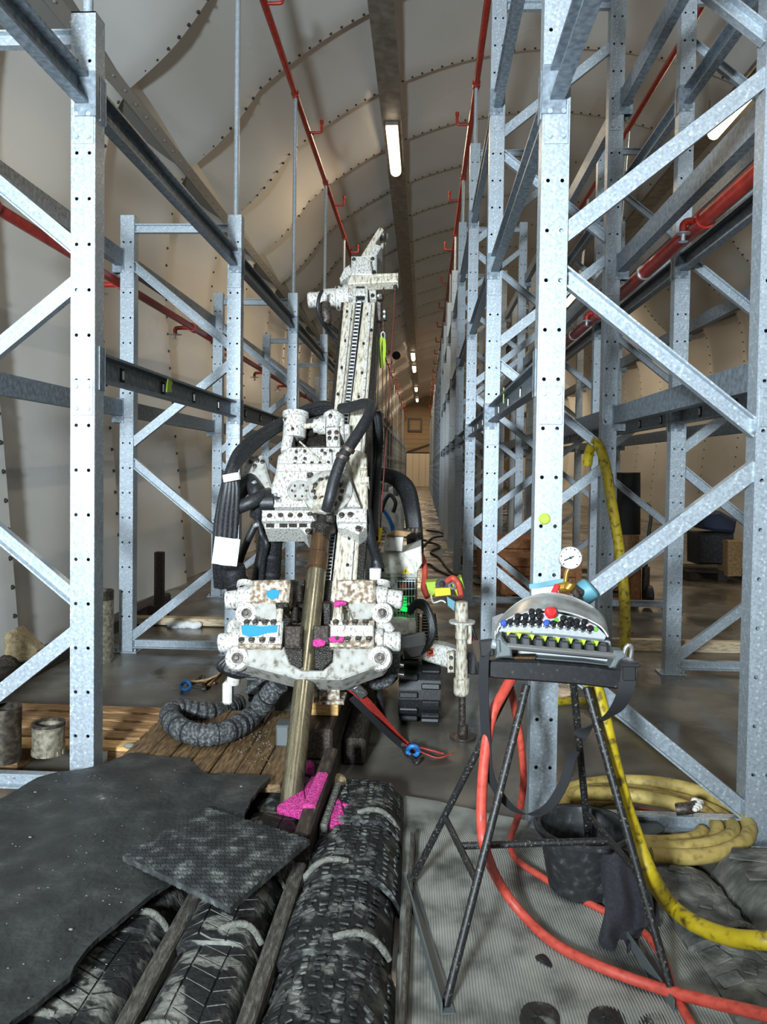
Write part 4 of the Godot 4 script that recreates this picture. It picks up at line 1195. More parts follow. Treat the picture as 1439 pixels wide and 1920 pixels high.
func clamps(o: Node, F: Transform3D) -> void:
	var U := F.basis.y
	var R := F.basis.x
	var N := F.basis.z
	var w: Material = M.white_paint
	# V-shaped base plate
	var vp := part(o, "clamp_frame", M.grey_paint, func(b):
		slab(b, F, [[449, 1212], [533, 1212], [545, 1244], [566, 1256], [606, 1256], [624, 1240], [626, 1212], [702, 1211], [726, 1236], [716, 1246], [640, 1274], [556, 1272], [466, 1248], [444, 1240]], 0.06, -0.1, 0.008))
	part(vp, "rod_guide", M.grease, func(b):
		slab(b, F, [[531, 1205], [570, 1205], [568, 1250], [560, 1254], [536, 1240]], 0.055, -0.14, 0.006)
		slab(b, F, [[588, 1205], [626, 1205], [624, 1238], [604, 1256], [590, 1252]], 0.055, -0.14, 0.006)
		block(b, F, 545, 1086, 572, 1170, -0.09, -0.2, 0.006)
		block(b, F, 592, 1086, 628, 1170, -0.09, -0.2, 0.006))
	part(vp, "jaw", M.iron, func(b):
		slab(b, F, [[534, 1172], [567, 1173], [564, 1214], [534, 1213]], 0.085, -0.08, 0.008)
		slab(b, F, [[587, 1172], [618, 1171], [618, 1206], [586, 1208]], 0.085, -0.08, 0.008))
	part(vp, "jaw_pin", M.grease, func(b): b.rod(on_f(F, 553, 1140, -0.02), on_f(F, 553, 1166, -0.02), 0.02, 10, 0.004))
	part(vp, "jaw_pin", M.grease, func(b): b.rod(on_f(F, 561, 1100, -0.04), on_f(F, 563, 1130, -0.04), 0.02, 10, 0.004))
	part(vp, "guide_block", M.grease, func(b):
		b.cube(on_f(F, 610, 1150, -0.06), Vector3(0.07, 0.12, 0.05), 0.01))
	for s in 2:
		var lf := s == 0
		# upper pair of breakout jaws
		var up := part(o, "upper_clamp", M.rusty_paint, func(b):
			if lf: slab(b, F, [[474, 1086], [545, 1085], [541, 1131], [467, 1131]], 0.06, -0.14, 0.012)
			else: slab(b, F, [[631, 1085], [704, 1085], [705, 1131], [627, 1130]], 0.06, -0.14, 0.012))
		part(up, "guide_plate", M.grey_paint, func(b):
			if lf: slab(b, F, [[467, 1130], [521, 1130], [519, 1163], [496, 1163], [470, 1148]], 0.05, -0.08, 0.005)
			else: slab(b, F, [[652, 1130], [704, 1130], [704, 1150], [690, 1162], [664, 1162]], 0.05, -0.08, 0.005))
		part(up, "clamp_cylinder", w, func(b):
			var a := on_f(F, 470 if lf else 702, 1121 if lf else 1120, -0.02)
			var e := on_f(F, 424 if lf else 755, 1126 if lf else 1125, -0.02)
			var d := a.distance_to(e)
			b.lathe(a, e - a, [[0, -0.02], [0.058, -0.02], [0.058, d * 0.45], [0.045, d * 0.5], [0.047, d * 0.55], [0.045, d - 0.006], [0.04, d], [0, d]], 20))
		part(up, "pivot_boss", w, func(b): b.lathe(on_f(F, 462 if lf else 717, 1150, 0.04), N - U * 0.3, [[0.05, -0.1], [0.055, -0.01], [0.05, 0.01], [0.032, 0.012], [0.028, 0.02], [0.02, 0.02], [0, 0.012]], 20))
		part(up, "pin_end", M.iron, func(b): b.lathe(on_f(F, 462 if lf else 717, 1150, 0.055), N - U * 0.3, [[0.026, -0.01], [0.024, 0.004], [0.012, 0.006], [0.01, 0.016], [0, 0.016]], 14))
		part(up, "cylinder_ear", w, func(b):
			var c := on_f(F, 461 if lf else 716, 1097, -0.03)
			b.lathe(c, U, [[0.03, -0.015], [0.045, -0.012], [0.045, 0.012], [0, 0.015]], 14))
		part(up, "strut", M.mast_paint, func(b):
			var x := 524.0 if lf else 636.0
			b.rod(on_f(F, x + (2.0 if lf else 0.0), 1137, 0.06), on_f(F, x, 1166, 0.06), 0.016, 10, 0.003))
		part(up, "latch", M.grease if lf else M.pink_mark, func(b):
			if lf: block(b, F, 517, 1129, 540, 1137, 0.1, 0.04, 0.004)
			else:
				b.ball(on_f(F, 638, 1131, 0.09), Vector3(0.033, 0.014, 0.02))
				b.ball(on_f(F, 632, 1134, 0.09), Vector3(0.016, 0.012, 0.014)))
		# lower pair
		var lo := part(o, "lower_clamp", M.rusty_paint if not lf else w, func(b):
			if lf: slab(b, F, [[453, 1163], [531, 1164], [528, 1213], [448, 1212]], 0.075, -0.1, 0.008)
			else: slab(b, F, [[620, 1162], [702, 1162], [702, 1211], [618, 1211]], 0.075, -0.1, 0.008))
		part(lo, "wear_plate", w, func(b):
			if lf: slab(b, F, [[450, 1171], [524, 1171], [522, 1194], [449, 1194]], 0.09, 0.07, 0.005)
			else: slab(b, F, [[620, 1171], [701, 1171], [701, 1192], [620, 1193]], 0.09, 0.07, 0.005))
		part(lo, "lower_flange", M.rusty_paint, func(b):
			if lf: slab(b, F, [[446, 1206], [528, 1207], [527, 1214], [446, 1213]], 0.095, 0.05, 0.004)
			else: slab(b, F, [[618, 1204], [702, 1204], [702, 1212], [618, 1212]], 0.095, 0.05, 0.004))
		studs(lo, M.iron, F, [[463, 1167], [479, 1167], [497, 1167], [513, 1167], [453, 1200], [472, 1200], [492, 1200], [511, 1200]] if lf else [[630, 1167], [648, 1167], [666, 1167], [686, 1167], [652, 1198], [672, 1198], [692, 1198], [633, 1198]], 0.078, 0.015)
		part(lo, "clamp_cylinder", w, func(b):
			var a := on_f(F, 450 if lf else 700, 1202, -0.01)
			var e := on_f(F, 411 if lf else 752, 1206 if lf else 1203, -0.01)
			var d := a.distance_to(e)
			b.lathe(a, e - a, [[0, -0.01], [0.062, -0.01], [0.062, d * 0.36], [0.045, d * 0.4], [0.047, d * 0.45], [0.046, d - 0.006], [0.04, d], [0, d]], 20))
		part(lo, "pivot_boss", w, func(b): b.lathe(on_f(F, 445 if lf else 712, 1234, 0.05), N - U * 0.3, [[0.055, -0.12], [0.06, -0.01], [0.052, 0.012], [0.034, 0.014], [0.03, 0.024], [0.02, 0.024], [0, 0.012]], 20))
		part(lo, "pin_end", M.iron, func(b): b.lathe(on_f(F, 445 if lf else 712, 1234, 0.068), N - U * 0.3, [[0.028, -0.01], [0.026, 0.006], [0.012, 0.008], [0.01, 0.018], [0, 0.018]], 14))
		part(lo, "cylinder_ear", w, func(b): b.tube(curve(PackedVector3Array([on_f(F, 446 if lf else 704, 1168, 0.02), on_f(F, 438 if lf else 722, 1172, 0.0), on_f(F, 436 if lf else 732, 1184, -0.02)]), 4), 0.028, 10))
	# marks sprayed on the clamps
	part(o, "blue_paint_mark", M.blue_mark, func(b):
		slab(b, F, [[452, 1173], [462, 1171], [490, 1174], [521, 1172], [519, 1185], [500, 1187], [484, 1192], [466, 1193], [454, 1189]], 0.0935, 0.085, 0.001)
		slab(b, F, [[500, 1108], [512, 1105], [525, 1107], [522, 1119], [510, 1124], [501, 1119]], 0.0635, 0.055, 0.001)).set_meta("kind", "stuff")
	part(o, "pink_paint_mark", M.pink_mark, func(b):
		slab(b, F, [[587, 1200], [598, 1197], [611, 1202], [609, 1210], [594, 1213], [587, 1210]], 0.0885, 0.08, 0.001)
		slab(b, F, [[616, 1196], [626, 1192], [646, 1194], [644, 1202], [628, 1205], [618, 1202]], 0.0885, 0.07, 0.001)).set_meta("kind", "stuff")

func crawler(o: Node, x: float, z0: float, length: float, wide: float) -> void:
	var r := 0.2
	var belt := func(s: float) -> Array:      # point and outward normal round the loop
		var straight := length - 2 * r
		var total := 2 * straight + TAU * r
		s = fposmod(s, total)
		if s < straight: return [Vector3(x, 2 * r, -z0 - r - s), Vector3.UP]
		s -= straight
		if s < PI * r:
			var a := s / r
			var n := Vector3(0, cos(a), -sin(a))
			return [Vector3(x, r, -z0 - r - straight) + n * r, n]
		s -= PI * r
		if s < straight: return [Vector3(x, 0, -z0 - r - straight + s), Vector3.DOWN]
		s -= straight
		var a2 := s / r
		var n2 := Vector3(0, -cos(a2), sin(a2))
		return [Vector3(x, r, -z0 - r) + n2 * r, n2]
	var loop := 2 * (length - 2 * r) + TAU * r
	var c := part(o, "crawler_track", M.hose_black, func(b):
		var left := PackedVector3Array()
		var rows: Array = []
		for k in 61:
			var p: Array = belt.call(loop * k / 60.0)
			var n: Vector3 = p[1]
			var q: Vector3 = p[0] - n * 0.03
			rows.append(PackedVector3Array([q - Vector3(wide * 0.5, 0, 0) - n * 0.03, q - Vector3(wide * 0.5, 0, 0), q + Vector3(wide * 0.5, 0, 0), q + Vector3(wide * 0.5, 0, 0) - n * 0.03]))
		var mid := Vector3(x, r, -z0 - length * 0.5)
		for i in 60:
			for k in 3:
				var e: Vector3 = rows[i][k]
				var g: Vector3 = rows[i][k + 1]
				b.out_quad(e, g, rows[i + 1][k + 1], rows[i + 1][k], Vector3(-1, 0, 0) if k == 0 else Vector3(1, 0, 0) if k == 2 else e - mid))
	stuff(c, "track_lug", M.hose_black, func(b):
		for k in 38:
			for h in 2:
				var p: Array = belt.call(loop * (k + 0.5 * h) / 38.0 + 0.02)
				var n: Vector3 = p[1]
				var f := Transform3D(Basis(Vector3.RIGHT, n, Vector3.RIGHT.cross(n)), p[0] - n * 0.014 + Vector3((h * 2 - 1) * wide * 0.26, 0, 0))
				b.box(f, Vector3(wide * 0.44, 0.03, 0.036), 0.006))
	part(c, "track_frame", M.iron, func(b):
		b.cube(Vector3(x, r, -z0 - length * 0.5), Vector3(wide * 0.5, 0.16, length - 0.4), 0.02)
		for z in [z0 + r, z0 + length - r]: b.rod(Vector3(x - wide * 0.3, r, -z), Vector3(x + wide * 0.3, r, -z), 0.13, 20, 0.02))

func chassis(o: Node) -> void:
	var w: Material = M.white_paint
	crawler(o, at(787, 1300, 4.6).x, 4.5, 1.8, 0.25)
	crawler(o, at(500, 1300, 4.75).x, 4.72, 1.6, 0.25)
	part(o, "undercarriage", M.grease, func(b):
		b.cube(Vector3(-0.5, 0.34, -5.5), Vector3(0.72, 0.3, 1.5), 0.04)
		b.cube(Vector3(-0.55, 0.5, -4.75), Vector3(0.5, 0.3, 0.4), 0.04)
		b.cube(Vector3(-0.66, 0.3, -4.4), Vector3(0.32, 0.34, 0.3), 0.03)
		b.cube(Vector3(-0.45, 0.75, -5.0), Vector3(0.5, 0.5, 0.5), 0.04)
		b.rod(Vector3(-0.75, 0.32, -4.3), Vector3(-0.5, 0.32, -4.3), 0.06, 14, 0.01))
	part(o, "lower_pulley", M.iron, func(b): b.lathe(at(556, 1245, 4.3), Vector3(0.2, 0, 1), [[0, -0.04], [0.1, -0.04], [0.07, -0.01], [0.07, 0.01], [0.1, 0.04], [0, 0.04]], 20))
	# foot of the mast on its wooden packing
	var ft := part(o, "mast_foot", M.rusty_paint, func(b):
		var f := upright(3.78)
		block(b, f, 583, 1283, 650, 1291, 0.06, -0.1, 0.004)
		block(b, f, 612, 1290, 637, 1320, 0.03, -0.06, 0.006)
		block(b, f, 588, 1290, 596, 1318, 0.02, -0.05, 0.004)
		block(b, f, 600, 1315, 645, 1322, 0.06, -0.1, 0.004))
	part(ft, "foot_bolt", M.zinc_bright, func(b): b.rod(at(644, 1284, 3.74), at(664, 1285, 3.74), 0.024, 6, 0.003))
	part(o, "red_crossbar", M.red_web, func(b): block(b, upright(3.7), 578, 1271, 656, 1284, 0.03, -0.03, 0.006))
	# electrical cabinet with its lights
	var cf := upright(4.72)
	var cab := part(o, "control_cabinet", M.grey_paint, func(b):
		block(b, cf, 664, 1080, 782, 1240, 0.0, -0.5, 0.01)
		block(b, cf, 660, 1073, 784, 1084, 0.02, -0.5, 0.006))
	part(cab, "cabinet_cover", M.card_white, func(b):
		slab(b, cf, [[712, 1036], [756, 1036], [776, 1060], [780, 1077], [722, 1077]], 0.03, -0.42, 0.008)
		slab(b, cf, [[756, 1036], [790, 1024], [792, 1056], [780, 1077], [776, 1060]], 0.02, -0.42, 0.006))
	part(cab, "warning_triangle", M.yellow, func(b):
		slab(b, cf, [[761, 1063], [769, 1076], [753, 1076]], 0.034, 0.025, 0.0)
		pass)
	part(cab, "warning_bolt", M.dark, func(b): slab(b, cf, [[761, 1067], [763, 1070], [761, 1071], [762, 1075], [759, 1071], [761, 1070]], 0.037, 0.03, 0.0))
	part(cab, "light_slot", M.dark, func(b): block(b, cf, 746, 1088, 778, 1150, 0.006, -0.01, 0.002))
	stuff(cab, "lamp_cage", M.zinc_bright, func(b):
		for k in 7: b.rod(at(745 + k * 5.5, 1086, 4.66), at(745 + k * 5.5, 1176, 4.66), 0.003, 5)
		for k in 6: b.rod(at(744, 1090 + k * 14, 4.66), at(780, 1090 + k * 14, 4.66), 0.003, 5))
	part(cab, "orange_lamp", M.orange_glass, func(b): b.lathe(at(757, 1100, 4.71), Vector3.BACK, [[0.024, 0], [0.024, 0.02], [0.016, 0.03], [0, 0.034]], 16))
	part(cab, "green_indicator_lamp", M.green_glow, func(b):
		b.rod(at(757, 1145, 4.66), at(759, 1138, 4.66), 0.022, 10)
		for k in 3: b.cube(at(760, 1122 + k * 6, 4.69), Vector3(0.024, 0.012, 0.01)))
	var gl := OmniLight3D.new()
	gl.name = "green_light"
	gl.light_color = Color(0.15, 1.0, 0.45)
	gl.light_energy = 0.002
	gl.omni_range = 20.0
	gl.omni_attenuation = 2.0
	gl.light_size = 0.02
	gl.shadow_enabled = true
	gl.position = at(758, 1142, 4.6)
	add_child(gl)
	# pump and filters under the cabinet
	part(o, "pump_filter", M.card_white, func(b):
		b.rod(at(748, 1160, 4.5), at(748, 1188, 4.5), 0.07, 18, 0.01)
		b.rod(at(738, 1175, 4.5), at(780, 1176, 4.5), 0.045, 14, 0.01))
	part(o, "fluid_bowl", M.panel_grey, func(b): b.lathe(at(775, 1190, 4.45), Vector3(0.2, -1, 0.1), [[0, 0], [0.07, 0], [0.075, 0.06], [0.04, 0.12], [0, 0.13]], 18))
	for k in 3:
		hose(o, "cabinet_hose", M.hose_black, [[768, 1150 - k * 4, 4.5], [782, 1136 - k * 4, 4.48], [800, 1146 - k * 6, 4.45], [808 + k * 3, 1175, 4.42], [803 + k * 2, 1205, 4.42], [785, 1222 + k * 2, 4.42], [760, 1225 + k * 3, 4.45]], 0.016)
	hose(o, "drain_hose", M.hose_dusty, [[662, 1255, 3.95], [676, 1272, 3.95], [700, 1284, 3.98], [726, 1278, 4.0], [740, 1255, 4.02], [742, 1232, 4.1]], 0.026, 12)
	hose(o, "ground_hose", M.hose_black, [[706, 1285, 4.1], [712, 1310, 4.1], [718, 1345, 4.15], [730, 1370, 4.2]], 0.02)
	stuff(o, "pipe_fitting", M.chrome, func(b):
		for p in [[742, 1247], [742, 1265]]: b.rod(at(p[0], p[1], 4.3), at(p[0] + 16, p[1] + 1, 4.3), 0.012, 8, 0.002))
	# small hoses under the left clamp
	for k in 5:
		hose(o, "clamp_hose", M.hose_black if k < 2 else M.hose_dusty, [[440 - k * 2, 1222 + k * 3, 3.75], [412 + k * 6, 1246 + k * 3, 3.72], [418 + k * 8, 1258, 3.75], [446 + k * 8, 1268 - k * 2, 3.8], [472 + k * 6, 1262 - k * 2, 3.85], [500 + k * 6, 1258, 3.95]], 0.014)
	for k in 3:
		hose(o, "clamp_hose", M.hose_dusty, [[460 + k * 5, 1300 - k * 4, 3.7], [480 + k * 6, 1280 - k * 3, 3.75], [500 + k * 8, 1266, 3.82], [530 + k * 6, 1252, 3.95]], 0.014)
	part(o, "clamp_arm", M.card_white, func(b):
		b.rod(at(442, 1240, 3.85), at(438, 1280, 3.9), 0.035, 12, 0.006)
		b.cube(at(428, 1298, 4.0), Vector3(0.05, 0.12, 0.06), 0.01))
	part(o, "support_leg", M.iron, func(b): b.bar(at(516, 1265, 4.0), at(485, 1352, 4.05), 0.055, 0.03, Vector3.RIGHT, 0.006))
	part(o, "blue_tie", M.blue_mark, func(b): b.bar(at(503, 1310, 3.99), at(500, 1320, 3.99), 0.06, 0.036, Vector3.RIGHT, 0.004))
	# power pack behind the mast, with its printed panel
	var ef := upright(5.6)
	var pk := part(o, "power_pack", M.card_white, func(b): slab(b, ef, [[690, 930], [748, 908], [754, 920], [756, 1012], [690, 1014]], 0.0, -0.5, 0.012))
	part(pk, "blue_arc", M.logo_blue, func(b):
		var poly := []
		for k in 9:
			var t := k / 8.0
			poly.append([lerpf(716, 741, sin(t * 1.5)), lerpf(951, 1000, t * t * 0.35 + t * 0.65)])
		for k in 9:
			var t := 1.0 - k / 8.0
			poly.append([lerpf(716, 735, sin(t * 1.35)), lerpf(958, 1002, t * t * 0.35 + t * 0.65)])
		slab(b, ef, poly, 0.004, -0.01, 0.0))
	lettering(pk, "s", 0.055, at(720.5, 993, 5.58), Basis(), M.logo_navy)
	part(pk, "red_line", M.red_web, func(b): block(b, ef, 690, 1004, 730, 1007, 0.004, -0.01, 0.0))
	part(o, "mounting_post", M.grey_paint, func(b):
		var f := upright(5.2)
		block(b, f, 694, 903, 716, 928, 0.04, -0.06, 0.008)
		block(b, f, 700, 926, 714, 985, 0.02, -0.05, 0.006)
		block(b, f, 716, 906, 728, 922, 0.03, -0.03, 0.008)
		b.rod(at(742, 908, 5.2), at(743, 930, 5.2), 0.02, 10, 0.004))
	for k in 6:
		hose(o, "power_hose", M.hose_black, [[688 + k * 2, 893 - k, 4.9 + k * 0.03], [718, 894 - k * 2, 5.0], [740 + k * 2, 904 - k * 2, 5.1], [756 + k * 3, 925 - k * 2, 5.15], [766 + k * 3, 960, 5.2], [771 + k * 3, 1010, 5.2], [772 + k * 3, 1050, 5.2]], 0.03, 8)
	stuff(o, "cable_wrap", M.iron, func(b):
		for k in 3: b.rod(at(766 + k * 8, 990, 5.12), at(767 + k * 8, 1008, 5.12), 0.034, 10))
	hose(o, "engine_hose", M.hose_black, [[716, 960, 5.5], [722, 940, 5.5], [732, 928, 5.48], [742, 942, 5.46], [738, 960, 5.48]], 0.014)
	# outrigger with its jack on the right
	var jf := upright(4.42)
	var arm := part(o, "outrigger_arm", w, func(b): slab(b, upright(4.5), [[756, 1236], [800, 1206], [838, 1212], [872, 1224], [884, 1236], [884, 1262], [850, 1256], [786, 1236]], 0.05, -0.08, 0.01))
	part(arm, "orange_sticker", M.orange_glass, func(b): block(b, upright(4.5), 801, 1215, 813, 1231, 0.053, 0.04, 0.0))
	part(arm, "sticker_mark", M.dark, func(b): b.tube(curve(ats([[804, 1219, 4.44], [810, 1220, 4.44], [810, 1224, 4.44], [805, 1226, 4.44]]), 3), 0.005, 6))
	var jack := part(o, "jack_leg", M.mast_paint, func(b):
		var a := at(866, 1128, 4.42)
		b.lathe(a, at(866, 1305, 4.42) - a, [[0, 0], [0.03, 0], [0.038, 0.006], [0.038, 0.1], [0.034, 0.105], [0.036, 0.12], [0.036, 0.21], [0.03, 0.22], [0.03, 0.33], [0.036, 0.34], [0.036, 0.44], [0.046, 0.445], [0.046, 0.53], [0.04, 0.54], [0, 0.54]], 20)
		b.cube(at(881, 1185, 4.44), Vector3(0.026, 0.14, 0.03), 0.006)
		slab(b, jf, [[838, 1226], [852, 1222], [852, 1262], [840, 1262]], 0.03, -0.03, 0.006))
	part(jack, "flange", w, func(b): b.lathe(at(867, 1166, 4.42), Vector3.UP, [[0.03, -0.008], [0.076, -0.006], [0.076, 0.006], [0.03, 0.008]], 24))
	part(jack, "jack_rod", M.iron, func(b): b.rod(at(867, 1300, 4.42), Vector3(at(867, 1385, 4.42).x, 0.02, -4.42), 0.02, 14))
	part(jack, "jack_foot", M.iron, func(b):
		var q := at(868, 1385, 4.42)
		b.lathe(Vector3(q.x, 0.003, q.z), Vector3.UP, [[0, 0], [0.076, 0], [0.076, 0.01], [0.03, 0.02], [0.03, 0.07], [0.022, 0.075], [0, 0.075]], 22))
	studs(jack, M.iron, jf, [[846, 1233], [846, 1252]], 0.032, 0.012)
	part(jack, "hose_guard", M.hose_black, func(b): b.rod(at(890, 1222, 4.45), at(889, 1262, 4.45), 0.04, 14, 0.006))
	hose(jack, "jack_hose", M.hose_black, [[884, 1170, 4.45], [892, 1195, 4.45], [900, 1220, 4.47], [898, 1250, 4.5]], 0.01, 8)
	hose(jack, "red_hose", M.hose_red, [[878, 1165, 4.5], [886, 1195, 4.5], [893, 1215, 4.5], [900, 1226, 4.5]], 0.014, 8)
	# boxes and straps set on the rig
	var bx := base("cardboard_box", at(715, 1020, 4.6))
	tag(bx, "open white cardboard box with folded brown flaps on the rig's cabinet", "box")
	var bf := upright(4.66)
	part(bx, "carton", M.card_white, func(b): slab(b, bf, [[722, 1006], [757, 1007], [754, 1034], [720, 1033]], 0.0, -0.14, 0.003))
	part(bx, "flap", M.card_brown, func(b): slab(b, bf, [[724, 1004], [744, 994], [772, 998], [762, 1006]], 0.02, -0.1, 0.002))
	var bx2 := base("cardboard_box", at(690, 1070, 4.5))
	tag(bx2, "flat white carton with a blue ring printed on it, beside the mast", "box")
	var bf2 := upright(4.58)
	part(bx2, "carton", M.card_white, func(b): slab(b, bf2, [[672, 1032], [704, 1030], [704, 1072], [671, 1073]], 0.0, -0.12, 0.004))
	part(bx2, "blue_print", M.logo_blue, func(b):
		b.tube(curve(ats([[691, 1034, 4.578], [680, 1035, 4.578], [672, 1043, 4.578]]), 5), 0.006, 6)
		b.tube(curve(ats([[674, 1062, 4.578], [682, 1069, 4.578], [692, 1069, 4.578], [698, 1064, 4.578]]), 5), 0.006, 6)).set_meta("kind", "stuff")
	lettering(bx2, "Tretor", 0.026, at(675, 1054, 4.575), Basis(), M.logo_navy)
	var cup := base("sample_bottle", at(704, 1090, 4.2))
	tag(cup, "small white plastic bottle standing on the right upper clamp", "bottle")
	part(cup, "bottle_body", M.paper, func(b): b.lathe(at(704, 1089, 4.0), Vector3.UP, [[0, 0], [0.026, 0], [0.03, 0.01], [0.032, 0.062], [0.026, 0.066], [0, 0.066]], 16))
	var pr := base("product_carton", at(835, 1125, 4.5))
	tag(pr, "torn yellow and green carton holding a black cable reel on the outrigger", "carton")
	var pf := upright(4.55)
	part(pr, "carton", M.yellow_green, func(b):
		slab(b, pf, [[798, 1092], [822, 1090], [816, 1112], [810, 1122], [804, 1110]], 0.0, -0.12, 0.003)
		slab(b, pf, [[846, 1092], [866, 1082], [872, 1104], [858, 1118]], 0.0, -0.12, 0.003))
	part(pr, "yellow_flap", M.yellow, func(b): slab(b, pf, [[815, 1103], [845, 1102], [846, 1116], [816, 1119]], 0.04, 0.0, 0.003))
	part(pr, "cable_reel", M.hose_black, func(b):
		b.lathe(at(828, 1096, 4.55), Vector3(0.1, 0.2, 1), [[0.02, -0.03], [0.036, -0.03], [0.036, 0.03], [0.02, 0.03], [0.02, -0.03]], 20)
		b.lathe(at(849, 1098, 4.55), Vector3(-0.1, 0.2, 1), [[0.01, -0.03], [0.026, -0.03], [0.026, 0.03], [0.01, 0.03], [0.01, -0.03]], 16))
	hose(pr, "red_hose", M.hose_red, [[838, 1090, 4.52], [850, 1084, 4.5], [860, 1096, 4.5], [865, 1118, 4.46]], 0.018, 10)
	hose(pr, "box_strap", M.card_white, [[809, 1116, 4.5], [813, 1130, 4.5], [828, 1126, 4.5], [836, 1130, 4.5]], 0.005, 6)
	part(o, "green_flag", M.blue_cloth if false else M.tape, func(b): slab(b, upright(4.5), [[838, 1118], [854, 1128], [852, 1146], [840, 1136]], 0.0, -0.01, 0.002))
	# loose red and black straps
	var rs := base("ratchet_strap", on_y(770, 1400, 0.02))
	tag(rs, "red ratchet strap running from under the mast to the wet floor", "strap")
	part(rs, "webbing", M.red_web, func(b):
		b.band(curve(ats([[650, 1284, 3.75], [668, 1297, 3.8], [690, 1318, 3.9], [720, 1352, 4.1], [750, 1386, 4.25], [770, 1402, 4.3]]), 6), Vector3(1, 0.9, 0), 0.04, 0.006))
	part(rs, "webbing", M.red_web, func(b):
		b.band(curve(on_ys([[765, 1398, 0.02], [792, 1410, 0.03], [820, 1420, 0.02], [842, 1414, 0.02]]), 6), Vector3(0, 0.3, 1), 0.05, 0.006)
		b.band(curve(on_ys([[770, 1395, 0.03], [800, 1404, 0.05], [830, 1412, 0.03]]), 6), Vector3(0, 0.3, 1), 0.05, 0.006))
	part(rs, "buckle", M.chrome, func(b):
		b.bar(at(664, 1285, 3.74), at(682, 1304, 3.8), 0.05, 0.03, Vector3(1, 0.8, 0), 0.006)
		b.bar(at(668, 1296, 3.72), at(684, 1300, 3.74), 0.012, 0.02, Vector3.UP, 0.003))
	var bs := base("lifting_strap", on_y(760, 1410, 0.02))
	tag(bs, "black webbing strap under the red one, ending in a blue swivel eye on the floor", "strap")
	part(bs, "webbing", M.black_web, func(b): b.band(curve(ats([[660, 1308, 3.85], [690, 1338, 3.95], [725, 1372, 4.1], [752, 1396, 4.2], [764, 1406, 4.22]]), 6), Vector3(1, 0.9, 0), 0.034, 0.006))
	part(bs, "swivel_eye", M.blue_paint, func(b):
		b.tube(curve(on_ys([[765, 1408, 0.04], [770, 1400, 0.07], [780, 1400, 0.07], [785, 1408, 0.04], [780, 1416, 0.02], [770, 1417, 0.02]]), 5, true), 0.013, 10, false))
	part(bs, "hook", M.iron, func(b):
		b.tube(curve(on_ys([[772, 1418, 0.02], [776, 1425, 0.02], [782, 1430, 0.02], [786, 1424, 0.03]]), 4), 0.012, 8)
		b.tube(curve(on_ys([[756, 1396, 0.1], [759, 1410, 0.03], [768, 1420, 0.02]]), 4), 0.01, 8))

# ---------------------------------------------------------------- mats, tyres and timber on the ground
func patch(rows: Array, h, cols: int, sub := 3, bumps := 0.0) -> Array:   # rows of [pxL, pyL, pxR, pyR]: a sheet at height h, smoothed between rows
	var ls := PackedVector3Array()
	var rs := PackedVector3Array()
	for i in rows.size():
		var r: Array = rows[i]
		var hh: float = h if h is float else h[i]
		ls.append(on_y(r[0], r[1], hh))
		rs.append(on_y(r[2], r[3], hh))
	ls = curve(ls, sub)
	rs = curve(rs, sub)
	var n := FastNoiseLite.new()
	n.seed = 7
	n.frequency = 2.2
	var out: Array = []
	for i in ls.size():
		var row := PackedVector3Array()
		for k in cols + 1:
			var p := ls[i].lerp(rs[i], float(k) / cols)
			if k == 0 or k == cols: p.x += n.get_noise_2d(i * 3.7, k) * bumps
			p.y += n.get_noise_2d(p.x * 1.3, p.z * 1.3) * bumps
			row.append(p)
		out.append(row)
	return out

